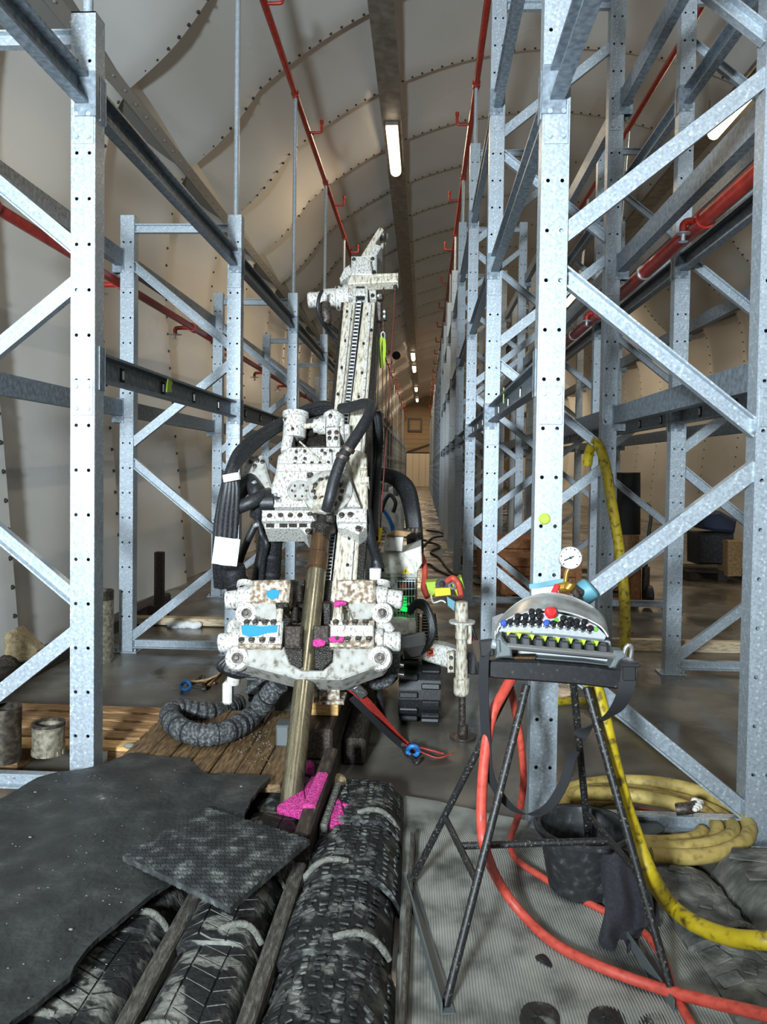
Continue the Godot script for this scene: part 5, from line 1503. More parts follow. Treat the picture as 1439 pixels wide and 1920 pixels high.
func tyre_strip(label: String, x0: float, x1: float, z0: float, z1: float, crown: float, skin: Material, across: int, group: String, lug := 0.016, pitch := 0.04) -> void:
	var o := base("tyre_mat", Vector3((x0 + x1) * 0.5, 0, -(z0 + z1) * 0.5))
	tag(o, label, "tyre mat", group)
	var count := int(round((z1 - z0) / 0.42))
	var l := (z1 - z0) / count
	var sec := func(t: float) -> Vector2:     # t across 0..1 -> x, height
		var q := absf(t - 0.5) * 2.0
		return Vector2(lerpf(x0, x1, t), crown - (crown - 0.05) * pow(q, 3.5 if lug > 0.0 else 5.0))
	for i in count:
		var za := z0 + l * i
		var zb := za + l + 0.03
		var seg := part(o, "tread_piece", skin, func(b):
			var rows: Array = []
			for k in 7:
				var t := k / 6.0
				var row := PackedVector3Array()
				for c in 13:
					var p: Vector2 = sec.call(c / 12.0)
					row.append(Vector3(p.x + 0.012 * sin(i * 2.3), p.y - 0.022 * t + 0.012 * sin(t * PI) + rng.randf_range(-0.002, 0.002), -lerpf(za, zb, t)))
				rows.append(row)
			b.sheet(rows, 0.03))
		if lug > 0.0: stuff(seg, "tread_lug", skin, func(b):
			var rowsn := int(l / pitch)
			for r in rowsn:
				for c in across:
					if rng.randf() < 0.1: continue
					var t := clampf((c + 0.5 + rng.randf_range(-0.12, 0.12)) / across, 0.02, 0.98)
					var p: Vector2 = sec.call(t)
					var p2: Vector2 = sec.call(minf(t + 0.02, 1.0))
					var tz := clampf((r + 0.5 + 0.25 * (c % 2) + rng.randf_range(-0.2, 0.2)) / rowsn, 0.0, 1.0)
					var f := Transform3D(Basis.from_euler(Vector3(rng.randf_range(-0.12, 0.12), rng.randf_range(-0.5, 0.5), atan2(p2.y - p.y, p2.x - p.x))), Vector3(p.x + 0.012 * sin(i * 2.3), p.y - 0.022 * tz + 0.012 * sin(tz * PI) + 0.002, -lerpf(za, zb, tz)))
					b.box(f, Vector3((x1 - x0) / across * rng.randf_range(0.45, 0.9), lug * rng.randf_range(0.6, 1.1), pitch * rng.randf_range(0.4, 0.85)), 0.003))
		else: stuff(seg, "tread_rib", skin, func(b):      # worn flat tread: low diagonal blocks between thin grooves
			for r in 4:
				for c in 3:
					for h in 2:
						var t0 := (c + 0.04) / 3.0
						var t1 := (c + 0.96) / 3.0
						var sk := 0.5 if c % 2 == 0 else -0.5
						var corner := func(t: float, v: float) -> Vector3:
							var tz := clampf((r + v + sk * (t * 3.0 - c - 0.5)) / 4.0, 0.0, 1.0)
							var p: Vector2 = sec.call(t)
							return Vector3(p.x + 0.012 * sin(i * 2.3), p.y - 0.022 * tz + 0.012 * sin(tz * PI) + 0.005, -lerpf(za, zb, tz))
						var v0 := h * 0.5 + 0.03
						var v1 := h * 0.5 + 0.47
						var tm := (t0 + t1) * 0.5
						var row := PackedVector3Array([corner.call(t0, v0), corner.call(tm, v0), corner.call(t1, v0)])
						var row2 := PackedVector3Array([corner.call(t0, v1), corner.call(tm, v1), corner.call(t1, v1)])
						b.sheet([row, row2], 0.008))
		# the muddy cable that laces the pieces together
		part(o, "lacing_cable", M.mud, func(b):
			var pts := PackedVector3Array()
			var s := 0.5 if i % 2 == 0 else 0.04
			for k in 9:
				var t := s + 0.46 * k / 8.0
				var p: Vector2 = sec.call(t)
				pts.append(Vector3(p.x, p.y + 0.014 * sin(k / 8.0 * PI) + 0.004, -(za + 0.05 + 0.03 * k / 8.0)))
			b.tube(pts, 0.011, 8))

func blob(mb: MB, pts: Array, h: float, rise: float) -> void:      # a low heap with that outline
	var rim := on_ys(pts.map(func(p): return [p[0], p[1], h]))
	rim = curve(rim, 3, true)
	var mid := Vector3()
	for p in rim: mid += p / rim.size()
	mb.sg += 1
	for ring in 4:
		var t0 := ring / 4.0
		var t1 := (ring + 1) / 4.0
		for k in rim.size() - 1:
			var f := func(p: Vector3, t: float) -> Vector3: return p.lerp(mid, t) + Vector3.UP * rise * (1.0 - (1.0 - t) * (1.0 - t)) * (0.75 + 0.25 * sin(p.x * 90.0 + p.z * 70.0))
			mb.out_quad(f.call(rim[k], t0), f.call(rim[k + 1], t0), f.call(rim[k + 1], t1), f.call(rim[k], t1), Vector3.UP, mb.sg)
	mb.sg += 1
	for k in rim.size() - 1: mb.out_quad(rim[k], rim[k + 1], rim[k + 1] - Vector3.UP * 0.03, rim[k] - Vector3.UP * 0.03, rim[k] - mid)

func ground() -> void:
	tyre_strip("humped black tyre-tread mat nearest the drill rod with a ribbed mat on its right", -0.425, -0.065, 1.35, 3.42, 0.155, M.tyre, 9, "tyre mats in front of the rig", 0.009, 0.03)
	tyre_strip("muddy black tyre-tread mat running under the small square mat", -0.735, -0.465, 1.35, 3.1, 0.135, M.tyre_muddy, 3, "tyre mats in front of the rig", 0.0, 0.09)
	tyre_strip("muddy black tyre-tread mat half hidden by the large smooth rubber mat", -1.08, -0.775, 1.35, 3.2, 0.13, M.tyre_muddy, 2, "tyre mats in front of the rig", 0.0, 0.12)
	tyre_strip("grey dusty tyre-tread mat beside the ribbed mat at the right edge", 0.87, 1.11, 1.5, 2.9, 0.08, M.tyre_dusty, 3, "dusty tyre mats", 0.008, 0.1)
	tyre_strip("thick grey dusty tyre-tread mat at the foot of the right-hand post", 1.13, 1.55, 1.5, 2.92, 0.15, M.tyre_dusty, 2, "dusty tyre mats", 0.006, 0.14)
	for p in [[-0.445, 1.4, 2.72, "long muddy wooden lath between the humped tyre mat and its neighbour"], [-0.755, 1.4, 2.9, "long muddy wooden lath between the two left tyre mats"], [-0.04, 1.5, 3.1, "thin muddy lath along the right side of the humped tyre mat"]]:
		var m: Material = M.lath_mud
		tag(part(self, "lath", m, func(b): b.bar(Vector3(p[0], 0.085 if p[0] < -0.1 else 0.04, -p[1]), Vector3(p[0] + 0.02, 0.1 if p[0] < -0.1 else 0.05, -p[2]), 0.05 if p[0] < -0.1 else 0.02, 0.05, Vector3.RIGHT, 0.006)), p[3], "lath")
	var pl := base("plank", Vector3(-0.44, 0, -3.2))
	tag(pl, "dark plank on edge beside the drill rod, sprayed pink in the middle", "plank")
	part(pl, "board", M.dark_timber, func(b): b.bar(on_y(566, 1600, 0.12), on_y(622, 1432, 0.2), 0.06, 0.16, Vector3.RIGHT, 0.008))
	part(pl, "pink_spray", M.pink_mark, func(b): b.bar(on_y(579, 1545, 0.154), on_y(606, 1478, 0.185), 0.05, 0.155, Vector3.RIGHT, 0.008))
	part(pl, "grey_batten", M.mud, func(b): b.bar(on_y(606, 1560, 0.13), on_y(634, 1478, 0.15), 0.03, 0.06, Vector3.RIGHT, 0.006))
	tag(part(self, "pink_powder", M.pink_mark, func(b):
		blob(b, [[520, 1512], [540, 1500], [566, 1488], [582, 1470], [584, 1456], [600, 1458], [602, 1480], [594, 1500], [586, 1524], [566, 1524], [544, 1518]], 0.15, 0.03)
		blob(b, [[632, 1498], [652, 1508], [668, 1520], [652, 1530], [642, 1542], [616, 1546], [620, 1520]], 0.14, 0.035)
		blob(b, [[572, 1430], [584, 1428], [590, 1436], [578, 1440]], 0.17, 0.02)), "bright pink powder heaped round the foot of the drill rod", "powder", "", "stuff")
	tag(part(self, "foam_lump", M.foam, func(b): b.ball(on_y(633, 1466, 0.14), Vector3(0.045, 0.035, 0.05), 9, 6)), "tan lump between the timber stack and the tyre mat", "lump")
	tag(part(self, "rubble", M.tyre, func(b): blob(b, [[478, 1500], [500, 1462], [540, 1448], [570, 1440], [600, 1450], [606, 1500], [560, 1530], [500, 1530]], 0.09, 0.05)), "black muddy rubble round the hole where the drill rod enters", "rubble", "", "stuff")
	# mats
	var sm := base("rubber_mat", on_y(240, 1600, 0.2))
	tag(sm, "large smooth black rubber mat spread over the tyre mats at left", "rubber mat")
	part(sm, "mat_sheet", M.mat_smooth, func(b): b.sheet(patch([[245, 1412, 355, 1420], [168, 1436, 392, 1450], [92, 1452, 500, 1455], [10, 1492, 482, 1482], [-60, 1535, 462, 1515], [-120, 1600, 440, 1568], [-200, 1680, 322, 1655], [-260, 1760, 186, 1752], [-300, 1830, 128, 1828], [-340, 1900, 50, 1895], [-380, 1990, -30, 1970]], 0.2, 24, 4, 0.014), 0.016))
	tag(part(self, "gravel", M.stone, func(b):
		for k in 150:
			var p := on_y(rng.randf_range(10, 470), rng.randf_range(1440, 1900), 0.206)
			if p.x > -0.8 and p.z > -2.9: continue
			var r := rng.randf_range(0.001, 0.0026) if k % 14 else 0.005
			b.ball(p, Vector3(r * 1.5, r * 0.6, r), 5, 3)), "small pale stone chips scattered over the smooth mat", "gravel", "", "stuff")
	var km := base("rubber_mat", on_y(400, 1610, 0.22))
	tag(km, "small square black rubber mat with a knurled face and mud, laid askew", "rubber mat")
	part(km, "mat_sheet", M.mat_knurl, func(b):
		var t := on_y(384, 1513, 0.216)
		var r := on_y(581, 1574, 0.232)
		var l := on_y(230, 1605, 0.22)
		var q := on_y(432, 1702, 0.25)
		var rows: Array = []
		for i in 111:
			var row := PackedVector3Array()
			for k in 111:
				var u := k / 110.0
				var v := i / 110.0
				var p := t.lerp(r, u).lerp(l.lerp(q, u), v)
				p.y += (0.0045 if (i + k) % 2 == 0 and (i / 2 + k / 3) % 3 else 0.0) + 0.012 * sin(u * 3.0) * sin(v * 3.0)
				row.append(p)
			rows.append(row)
		b.sheet(rows, 0.02))
	var rm := base("ribbed_mat", on_y(1000, 1700, 0.03))
	tag(rm, "grey finely ribbed conveyor-belt mat under the control stand", "rubber mat")
	part(rm, "mat_sheet", M.rib_rubber, func(b):
		var rows := patch([[757, 1492, 1012, 1545], [755, 1560, 1216, 1622], [752, 1650, 1264, 1692], [748, 1760, 1332, 1790], [742, 1880, 1402, 1890], [736, 2000, 1470, 2000]], 0.035, 330, 4, 0.008)
		for row in rows:
			for k in row.size():
				row[k].y += [0.0, 0.005, 0.005][k % 3]
		b.sheet(rows, 0.015))
	tag(part(self, "mud_smear", M.tyre, func(b):
		blob(b, [[975, 1905], [990, 1880], [1030, 1882], [1050, 1905], [1040, 1940], [985, 1945]], 0.04, 0.006)
		blob(b, [[1105, 1900], [1130, 1885], [1165, 1895], [1175, 1930], [1110, 1940]], 0.04, 0.006)
		blob(b, [[1200, 1906], [1240, 1898], [1255, 1930], [1205, 1940]], 0.04, 0.006)
		blob(b, [[1003, 1795], [1018, 1788], [1030, 1798], [1036, 1812], [1020, 1808]], 0.04, 0.004)), "dark mud blotches on the ribbed mat near the bottom", "mud", "", "stuff")
	# deck, timber and packing
	var dk := base("plank_deck", Vector3(-1.0, 0, -3.7))
	tag(dk, "worn brown plank deck under the thick corrugated hose", "deck")
	for k in 7:
		part(dk, "plank", M.deck_wood, func(b): b.cube(Vector3(-1.345 + k * 0.116, 0.16 + 0.003 * (k % 2), -3.74 - 0.01 * (k % 3)), Vector3(0.111, 0.036, 0.98), 0.004))
	for z in [-3.4, -3.8, -4.15]: part(dk, "bearer", M.dark_timber, func(b): b.cube(Vector3(-1.0, 0.07, z), Vector3(0.8, 0.14, 0.1), 0.006))
	tag(part(self, "wood_chips", M.stone, func(b):
		for k in 70:
			var p := on_y(clampf(rng.randfn(478, 26), 420, 540), clampf(rng.randfn(1398, 22), 1356, 1440), 0.184)
			var r := rng.randf_range(0.001, 0.004)
			b.ball(p, Vector3(r * 1.4, r * 0.7, r), 5, 3)), "pale crumbs of stone on the brown plank deck", "debris", "", "stuff")
	var i := 0
	for p in [[Vector3(-0.49, 0.075, -4.06), Vector3(0.17, 0.15, 0.9), "dark squared timber at the bottom of the stack under the mast"], [Vector3(-0.5, 0.226, -4.05), Vector3(0.17, 0.148, 0.88), "dark squared timber on top of the stack under the mast"], [Vector3(-0.34, 0.07, -4.3), Vector3(0.12, 0.14, 0.7), "short dark timber beside the stack, under the red strap"]]:
		tag(part(self, "timber", M.dark_timber, func(b): b.cube(p[0], p[1], 0.012)), p[2], "timber", "dark timbers under the mast")
		i += 1
	tag(part(self, "packing_block", M.new_wood, func(b): b.cube(Vector3(-0.487, 0.332, -3.88), Vector3(0.155, 0.062, 0.13), 0.004)), "fresh pale wooden block packed under the mast foot", "wood block")
	tag(part(self, "concrete_block", M.bracket, func(b): block(b, upright(3.72), 517, 1361, 542, 1424, 0.0, -0.12, 0.008)), "small grey concrete block beside the drill rod on the deck", "concrete block")

# ---------------------------------------------------------------- things by the left wall
func left_side() -> void:
	var p := base("pallet", Vector3(-2.05, 0, -4.0))
	tag(p, "pale wooden pallet behind the nearest left post carrying casing tubes", "pallet")
	for k in 5: part(p, "top_board", M.pallet_wood if k else M.new_wood, func(b): b.cube(Vector3(-2.06, 0.134, -3.76 - k * 0.135), Vector3(1.25, 0.022, 0.1), 0.003))
	for x in [-2.62, -2.06, -1.5]: part(p, "stringer", M.pallet_wood, func(b): b.cube(Vector3(x, 0.0605, -4.03), Vector3(0.1, 0.121, 0.64), 0.004))
	for c in [[9, 1426, 0.145, 0.073, 0.255, "dark tall casing tube on the pallet at the left edge", true], [91, 1412, 0.145, 0.075, 0.15, "short open casing ring standing on the pallet beside the post", false], [188, 1240, 0.0, 0.1, 0.56, "tall brown casing tube standing behind the nearest left post", true]]:
		var q := on_y(c[0], c[1], c[2])
		var o := base("casing_tube", q)
		tag(o, c[5], "casing tube")
		part(o, "tube_wall", M.casing if c[4] != 0.255 else M.casing_dark, func(b): b.pipe(q, q + Vector3.UP * c[4], c[3], 0.009, 32))
		part(o, "thread_end", M.casing_dark if c[6] else M.iron, func(b): b.pipe(q + Vector3.UP * (c[4] - (0.07 if c[6] else 0.012)), q + Vector3.UP * (c[4] + 0.002), c[3] + 0.002, 0.014, 32))
		if not c[6]: part(o, "cut_tooth", M.casing, func(b):
			for k in 14:
				var a := TAU * k / 14.0
				b.box(Transform3D(Basis(Vector3.UP, -a), q + Vector3(cos(a) * 0.074, 0.012, sin(a) * 0.074)), Vector3(0.008, 0.026, 0.022), 0.002)).set_meta("kind", "stuff")
	tag(part(self, "stone", M.stone, func(b): b.ball(on_y(243, 1398, 0.155), Vector3(0.03, 0.014, 0.022), 9, 6)), "small pale stone lying on the pallet boards", "stone")
	# bar along the wall and the lumps on it
	tag(part(self, "kerb_bar", M.iron, func(b):
		b.section([[-0.07, 0], [0.07, 0], [0.07, 0.11], [0.05, 0.13], [-0.05, 0.13], [-0.07, 0.11]], Vector3(-2.86, 0.0, -4.2), Vector3(-2.86, 0.0, -8.4), Vector3.LEFT)), "long dark steel bar lying along the foot of the left wall", "steel bar")
	tag(part(self, "foam_slab", M.foam, func(b): slab(b, upright(5.3), [[6, 1190], [26, 1179], [68, 1220], [62, 1240], [20, 1246], [6, 1240]], 0.06, -0.08, 0.014)), "cracked cream slab leaning on the left wall", "slab")
	tag(part(self, "log", M.dark_timber, func(b): b.rod(at(8, 1258, 5.2), at(66, 1222, 5.6), 0.1, 14, 0.012)), "dark brown log lying under the cream slab by the left wall", "log")
	var wp := base("wooden_post", on_y(293, 1163, 0.0))
	tag(wp, "dark brown square wooden post standing in a block by the left wall", "post")
	var w0 := on_y(293, 1163, 0.0)
	part(wp, "shaft", M.dark_timber, func(b): b.cube(w0 + Vector3(0.01, 0.37, -0.06), Vector3(0.085, 0.62, 0.085), 0.006))
	part(wp, "foot_block", M.dark_timber, func(b): b.cube(w0 + Vector3(0, 0.075, -0.06), Vector3(0.17, 0.15, 0.16), 0.008))
	tag(part(self, "floor_board", M.pale_board, func(b): b.cube(Vector3(-2.15, 0.045, -7.3), Vector3(1.5, 0.07, 0.12), 0.006)), "pale board lying across the floor behind the second left frame", "board")
	tag(part(self, "white_foam", M.paper, func(b):
		for k in 9: b.ball(at(322 + k * 6, 1172 + 2 * sin(k * 2.0), 7.2), Vector3(0.05, 0.035, 0.04) * rng.randf_range(0.7, 1.1), 8, 5)), "white frothy foam along the pale floor board", "foam", "", "stuff")
	# blue swivel eye on its strap
	var e := base("lifting_eye", on_y(350, 1288, 0.0))
	tag(e, "blue swivel lifting eye with a shackle on the wet floor left of the rig", "lifting eye")
	part(e, "eye_ring", M.blue_paint, func(b): b.tube(curve(on_ys([[340, 1288, 0.02], [343, 1280, 0.05], [351, 1278, 0.06], [357, 1284, 0.04], [354, 1292, 0.02], [345, 1294, 0.02]]), 4, true), 0.013, 10, false))
	part(e, "shackle", M.iron, func(b): b.tube(curve(on_ys([[352, 1286, 0.03], [366, 1280, 0.04], [374, 1271, 0.05], [382, 1266, 0.07], [380, 1278, 0.05], [384, 1292, 0.03], [372, 1289, 0.03], [356, 1287, 0.03]]), 4), 0.011, 8))
	part(e, "strap_end", M.card_brown, func(b): b.band(curve(on_ys([[374, 1280, 0.03], [390, 1278, 0.06], [410, 1272, 0.05], [426, 1268, 0.03]]), 5), Vector3(0, 0.4, 1), 0.17, 0.012))
	# corrugated hose
	var h := base("corrugated_hose", on_y(400, 1380, 0.18))
	tag(h, "thick dusty grey wrapped hose looping over the brown deck", "hose")
	var path := curve(PackedVector3Array([at(524, 1280, 3.85), at(506, 1300, 3.86), on_y(480, 1335, 0.27), on_y(452, 1358, 0.245), on_y(418, 1374, 0.24), on_y(378, 1378, 0.24), on_y(342, 1368, 0.24), on_y(322, 1350, 0.24), on_y(322, 1336, 0.24), on_y(345, 1330, 0.24), on_y(385, 1336, 0.2), on_y(420, 1331, 0.16), on_y(446, 1318, 0.14)]), 14)
	part(h, "hose_body", M.hose_dusty, func(b):
		var rad: Array = []
		for k in path.size(): rad.append(0.052 + 0.003 * sin(k * 1.3) + (0.003 if k % 4 < 2 else 0.0))
		b.tube(path, rad, 18))
	stuff(h, "tape_wrap", M.hose_black, func(b):
		for k in range(6, path.size() - 4, 9): b.tube(PackedVector3Array([path[k], path[k + 1]]), 0.0575, 16))

# ---------------------------------------------------------------- the control stand and its hoses
func stand() -> void:
	var o := base("control_stand", on_y(1030, 1800, 0.04))
	tag(o, "chipped black tripod-like steel stand whose thick table carries the control console", "stand")
	var legs := [[836, 1886, 2.19, 988, 1284, 2.42], [770, 1658, 2.78, 958, 1284, 2.56], [1266, 1880, 2.2, 1100, 1288, 2.42], [1112, 1655, 2.78, 1076, 1284, 2.58]]
	var tops: Array[Vector3] = []
	var feet: Array[Vector3] = []
	for l in legs:
		var a := on_y(l[0], l[1], 0.045)
		var b0 := at(l[3], l[4], l[5])
		feet.append(a)
		tops.append(b0)
		part(o, "leg", M.stand_paint, func(b): b.rod(a, b0, 0.0125, 12, 0.002))
	var on_leg := func(k: int, t: float) -> Vector3: return feet[k].lerp(tops[k], t)
	part(o, "side_rail", M.stand_paint, func(b): b.rod(on_leg.call(0, 0.36), on_leg.call(1, 0.36), 0.011, 10, 0.002))
	part(o, "side_rail", M.stand_paint, func(b): b.rod(on_leg.call(2, 0.38), on_leg.call(3, 0.38), 0.011, 10, 0.002))
	part(o, "cross_rail", M.stand_paint, func(b): b.rod((on_leg.call(0, 0.36) + on_leg.call(1, 0.36)) * 0.5, (on_leg.call(2, 0.38) + on_leg.call(3, 0.38)) * 0.5, 0.0115, 10, 0.002))
	for k in 2:
		part(o, "base_angle", M.bracket, func(b):
			var f: Vector3 = feet[k * 2]
			var q: Vector3 = feet[k * 2 + 1]
			var d := (q - f).normalized()
			b.section([[-0.02, 0.0], [0.02, 0.0], [0.02, 0.035], [0.015, 0.035], [0.015, 0.005], [-0.02, 0.005]], f - d * 0.03 - Vector3.UP * 0.004, q + d * 0.03 - Vector3.UP * 0.004, Vector3.LEFT))
	# table: a thick plate with a bowed front
	var tf := upright(2.36)
	var tb := part(o, "table_rim", M.table_paint, func(b):
		slab(b, tf, [[896, 1242], [930, 1237], [1010, 1240], [1100, 1247], [1180, 1257], [1194, 1262], [1190, 1290], [1168, 1294], [1090, 1285], [1000, 1278], [928, 1273], [898, 1266]], 0.0, -0.3, 0.006))
	part(tb, "table_top", M.bracket, func(b): slab(b, tf, [[934, 1232], [1010, 1234], [1100, 1241], [1150, 1248], [1180, 1257], [930, 1239]], -0.03, -0.28, 0.003))
	part(tb, "rust_patch", M.rod_rust, func(b): slab(b, tf, [[965, 1231], [1006, 1231], [1004, 1237], [962, 1236]], -0.02, -0.06, 0.002))
	# console
	var c := base("control_console", at(1035, 1240, 2.5))
	tag(c, "drill control console with black knobs under a bulging aluminium hood on the stand", "control console")
	var body := part(c, "console_body", M.panel_grey, func(b):
		slab(b, upright(2.44), [[935, 1238], [937, 1186], [958, 1178], [1100, 1190], [1146, 1204], [1152, 1246], [1100, 1243]], 0.0, -0.26, 0.006))
	var hood := part(c, "hood", M.alloy, func(b):
		var lower := curve(ats([[931, 1204, 2.43], [934, 1180, 2.43], [946, 1166, 2.44], [972, 1152, 2.45], [1005, 1145, 2.46], [1038, 1144, 2.46], [1072, 1150, 2.46], [1104, 1162, 2.45], [1128, 1176, 2.44], [1141, 1194, 2.43]]), 5)
		var mid := curve(ats([[928, 1200, 2.47], [931, 1172, 2.49], [946, 1152, 2.51], [972, 1133, 2.53], [1005, 1122, 2.54], [1040, 1120, 2.54], [1076, 1128, 2.54], [1110, 1143, 2.52], [1132, 1160, 2.5], [1143, 1190, 2.47]]), 5)
		var high := curve(ats([[930, 1196, 2.54], [933, 1172, 2.58], [948, 1148, 2.62], [974, 1127, 2.64], [1006, 1114, 2.66], [1041, 1111, 2.66], [1078, 1120, 2.66], [1112, 1137, 2.64], [1134, 1158, 2.6], [1142, 1186, 2.54]]), 5)
		var low := curve(ats([[934, 1210, 2.6], [940, 1200, 2.68], [955, 1196, 2.7], [978, 1192, 2.7], [1008, 1190, 2.7], [1042, 1190, 2.7], [1076, 1192, 2.7], [1108, 1196, 2.7], [1130, 1202, 2.68], [1140, 1206, 2.6]]), 5)
		b.sheet([lower, mid, high, low], 0.003, Vector3(0, 0.8, 0.6)))
	part(hood, "hood_lip", M.alloy, func(b): b.tube(curve(ats([[931, 1204, 2.425], [934, 1180, 2.425], [946, 1166, 2.435], [972, 1152, 2.445], [1005, 1145, 2.455], [1038, 1144, 2.455], [1072, 1150, 2.455], [1104, 1162, 2.445], [1128, 1176, 2.435], [1141, 1194, 2.425]]), 5), 0.004, 8))
	# sloping knob panel
	var kb := Basis.from_euler(Vector3(-0.62, 0, -0.04))
	var kf := Transform3D(kb, at(1035, 1172, 2.43))
	part(c, "knob_panel", M.panel_grey, func(b): slab(b, kf, [[936, 1182], [952, 1163], [985, 1152], [1035, 1147], [1085, 1158], [1118, 1172], [1138, 1192], [1135, 1198], [1040, 1188], [938, 1184]], 0.0, -0.02, 0.002))
	var rows := [[545, 605], [597, 605], [440, 640], [500, 640], [553, 640], [603, 640], [780, 655], [832, 668], [880, 678], [938, 682], [335, 690], [382, 682], [432, 682], [487, 685], [545, 685], [597, 688], [655, 690], [705, 695], [760, 700], [815, 705], [870, 710], [925, 720], [980, 732]]
	var n := 0
	for r in rows:
		var px: float = 860 + r[0] * 0.2502
		var py: float = 1000 + r[1] * 0.2502
		part(c, "knob", M.knob_blue if n in [10, 16] else M.knob_black, func(b): b.lathe(on_f(kf, px, py, 0.0), kb.z, [[0.005, 0], [0.005, 0.008], [0.0095, 0.01], [0.0105, 0.016], [0.0095, 0.023], [0.006, 0.026], [0, 0.026]], 12))
		stuff(c, "knob_collar", M.chrome, func(b): b.lathe(on_f(kf, px, py, 0.0), kb.z, [[0.012, 0], [0.012, 0.003], [0.006, 0.004]], 10))
		n += 1
	for r in [[1107, 1177, 0], [1117, 1181, 1], [1043, 1164, 1], [1060, 1160, 1]]:
		part(c, "small_button", M.knob_red if r[2] == 0 else M.knob_green, func(b): b.lathe(on_f(kf, r[0], r[1], 0.0), kb.z, [[0.007, 0], [0.007, 0.008], [0, 0.01]], 10))
	part(c, "emergency_stop", M.knob_red, func(b): b.lathe(on_f(kf, 1031, 1155, 0.0), kb.z, [[0.01, 0], [0.01, 0.016], [0.018, 0.02], [0.02, 0.028], [0.015, 0.036], [0, 0.039]], 18))
	# lever keys with yellow pointers
	var lb := Basis.from_euler(Vector3(-0.25, 0, -0.05))
	var lf := Transform3D(lb, at(1035, 1205, 2.39))
	part(c, "lever_bed", M.lever_black, func(b): slab(b, lf, [[944, 1186], [1138, 1204], [1146, 1236], [940, 1216]], 0.0, -0.05, 0.004))
	for k in 8:
		var x := 952.0 + 24.2 * k
		var y := 1187.0 + 2.3 * k
		part(c, "lever", M.lever_black, func(b): slab(b, lf, [[x + 2, y + 5], [x + 19, y + 6], [x + 21, y + 31], [x + 3, y + 30]], 0.042, 0.0, 0.005))
		if k < 7:
			part(c, "yellow_pointer", M.yellow_green, func(b): slab(b, lf, [[x + 17, y], [x + 27, y + 1], [x + 23, y + 11]], 0.046, 0.0, 0.001))
	part(c, "yellow_line", M.yellow_green, func(b): slab(b, lf, [[950, 1184], [972, 1182], [996, 1184], [996, 1186], [958, 1186], [952, 1192]], 0.006, 0.0, 0.0))
	part(c, "grab_bar", M.chrome, func(b): b.rod(at(944, 1211, 2.33), at(1160, 1230, 2.33), 0.0095, 14, 0.002))
	part(c, "left_bracket", M.bracket, func(b):
		slab(b, upright(2.35), [[932, 1199], [940, 1190], [946, 1202], [960, 1214], [961, 1232], [930, 1235], [934, 1222]], 0.03, -0.03, 0.006)
		b.rod(at(934, 1200, 2.32), at(936, 1222, 2.32), 0.007, 8))
	part(c, "pivot_nut", M.zinc_bright, func(b): b.rod(at(922, 1207, 2.34), at(932, 1209, 2.34), 0.015, 12, 0.003))
	part(c, "right_bracket", M.bracket, func(b): slab(b, upright(2.35), [[1152, 1220], [1170, 1222], [1178, 1232], [1164, 1240], [1156, 1254], [1144, 1253], [1152, 1238]], 0.03, -0.03, 0.006))
	part(c, "shackle", M.chrome, func(b):
		b.tube(curve(ats([[1170, 1234, 2.33], [1173, 1218, 2.33], [1179, 1210, 2.33], [1185, 1216, 2.33], [1183, 1234, 2.33]]), 4), 0.007, 8)
		b.rod(at(1168, 1235, 2.33), at(1186, 1236, 2.33), 0.006, 8)
		b.rod(at(1182, 1236, 2.33), at(1184, 1244, 2.33), 0.01, 8))
	# carrying straps
	var cs := base("shoulder_strap", at(910, 1400, 2.35))
	tag(cs, "wide black webbing strap drooping in a loop below the console table", "strap")
	part(cs, "webbing", M.black_web, func(b):
		b.band(curve(ats([[925, 1212, 2.38], [912, 1222, 2.36], [908, 1250, 2.35], [908, 1310, 2.36], [912, 1390, 2.38], [918, 1450, 2.39], [938, 1490, 2.39], [965, 1517, 2.38], [998, 1527, 2.37], [1030, 1512, 2.38], [1056, 1472, 2.4], [1070, 1428, 2.43], [1078, 1410, 2.46]]), 7), Vector3(0.75, 0.2, 0.7), 0.036, 0.003))
	part(cs, "webbing", M.black_web, func(b):
		b.band(curve(ats([[1183, 1240, 2.32], [1180, 1262, 2.31], [1172, 1300, 2.32], [1154, 1332, 2.36], [1126, 1352, 2.42], [1100, 1366, 2.48], [1086, 1382, 2.5]]), 7), Vector3(0.8, 0.5, 0.3), 0.045, 0.003))
	part(cs, "buckle", M.dark, func(b): b.bar(at(1164, 1246, 2.3), at(1200, 1247, 2.3), 0.01, 0.02, Vector3.UP, 0.003))
	part(cs, "buckle", M.dark, func(b): b.bar(at(1168, 1262, 2.3), at(1192, 1262, 2.3), 0.045, 0.012, Vector3.UP, 0.003))
	part(cs, "buckle", M.dark, func(b): b.bar(at(900, 1216, 2.36), at(926, 1214, 2.36), 0.05, 0.02, Vector3.UP, 0.004))
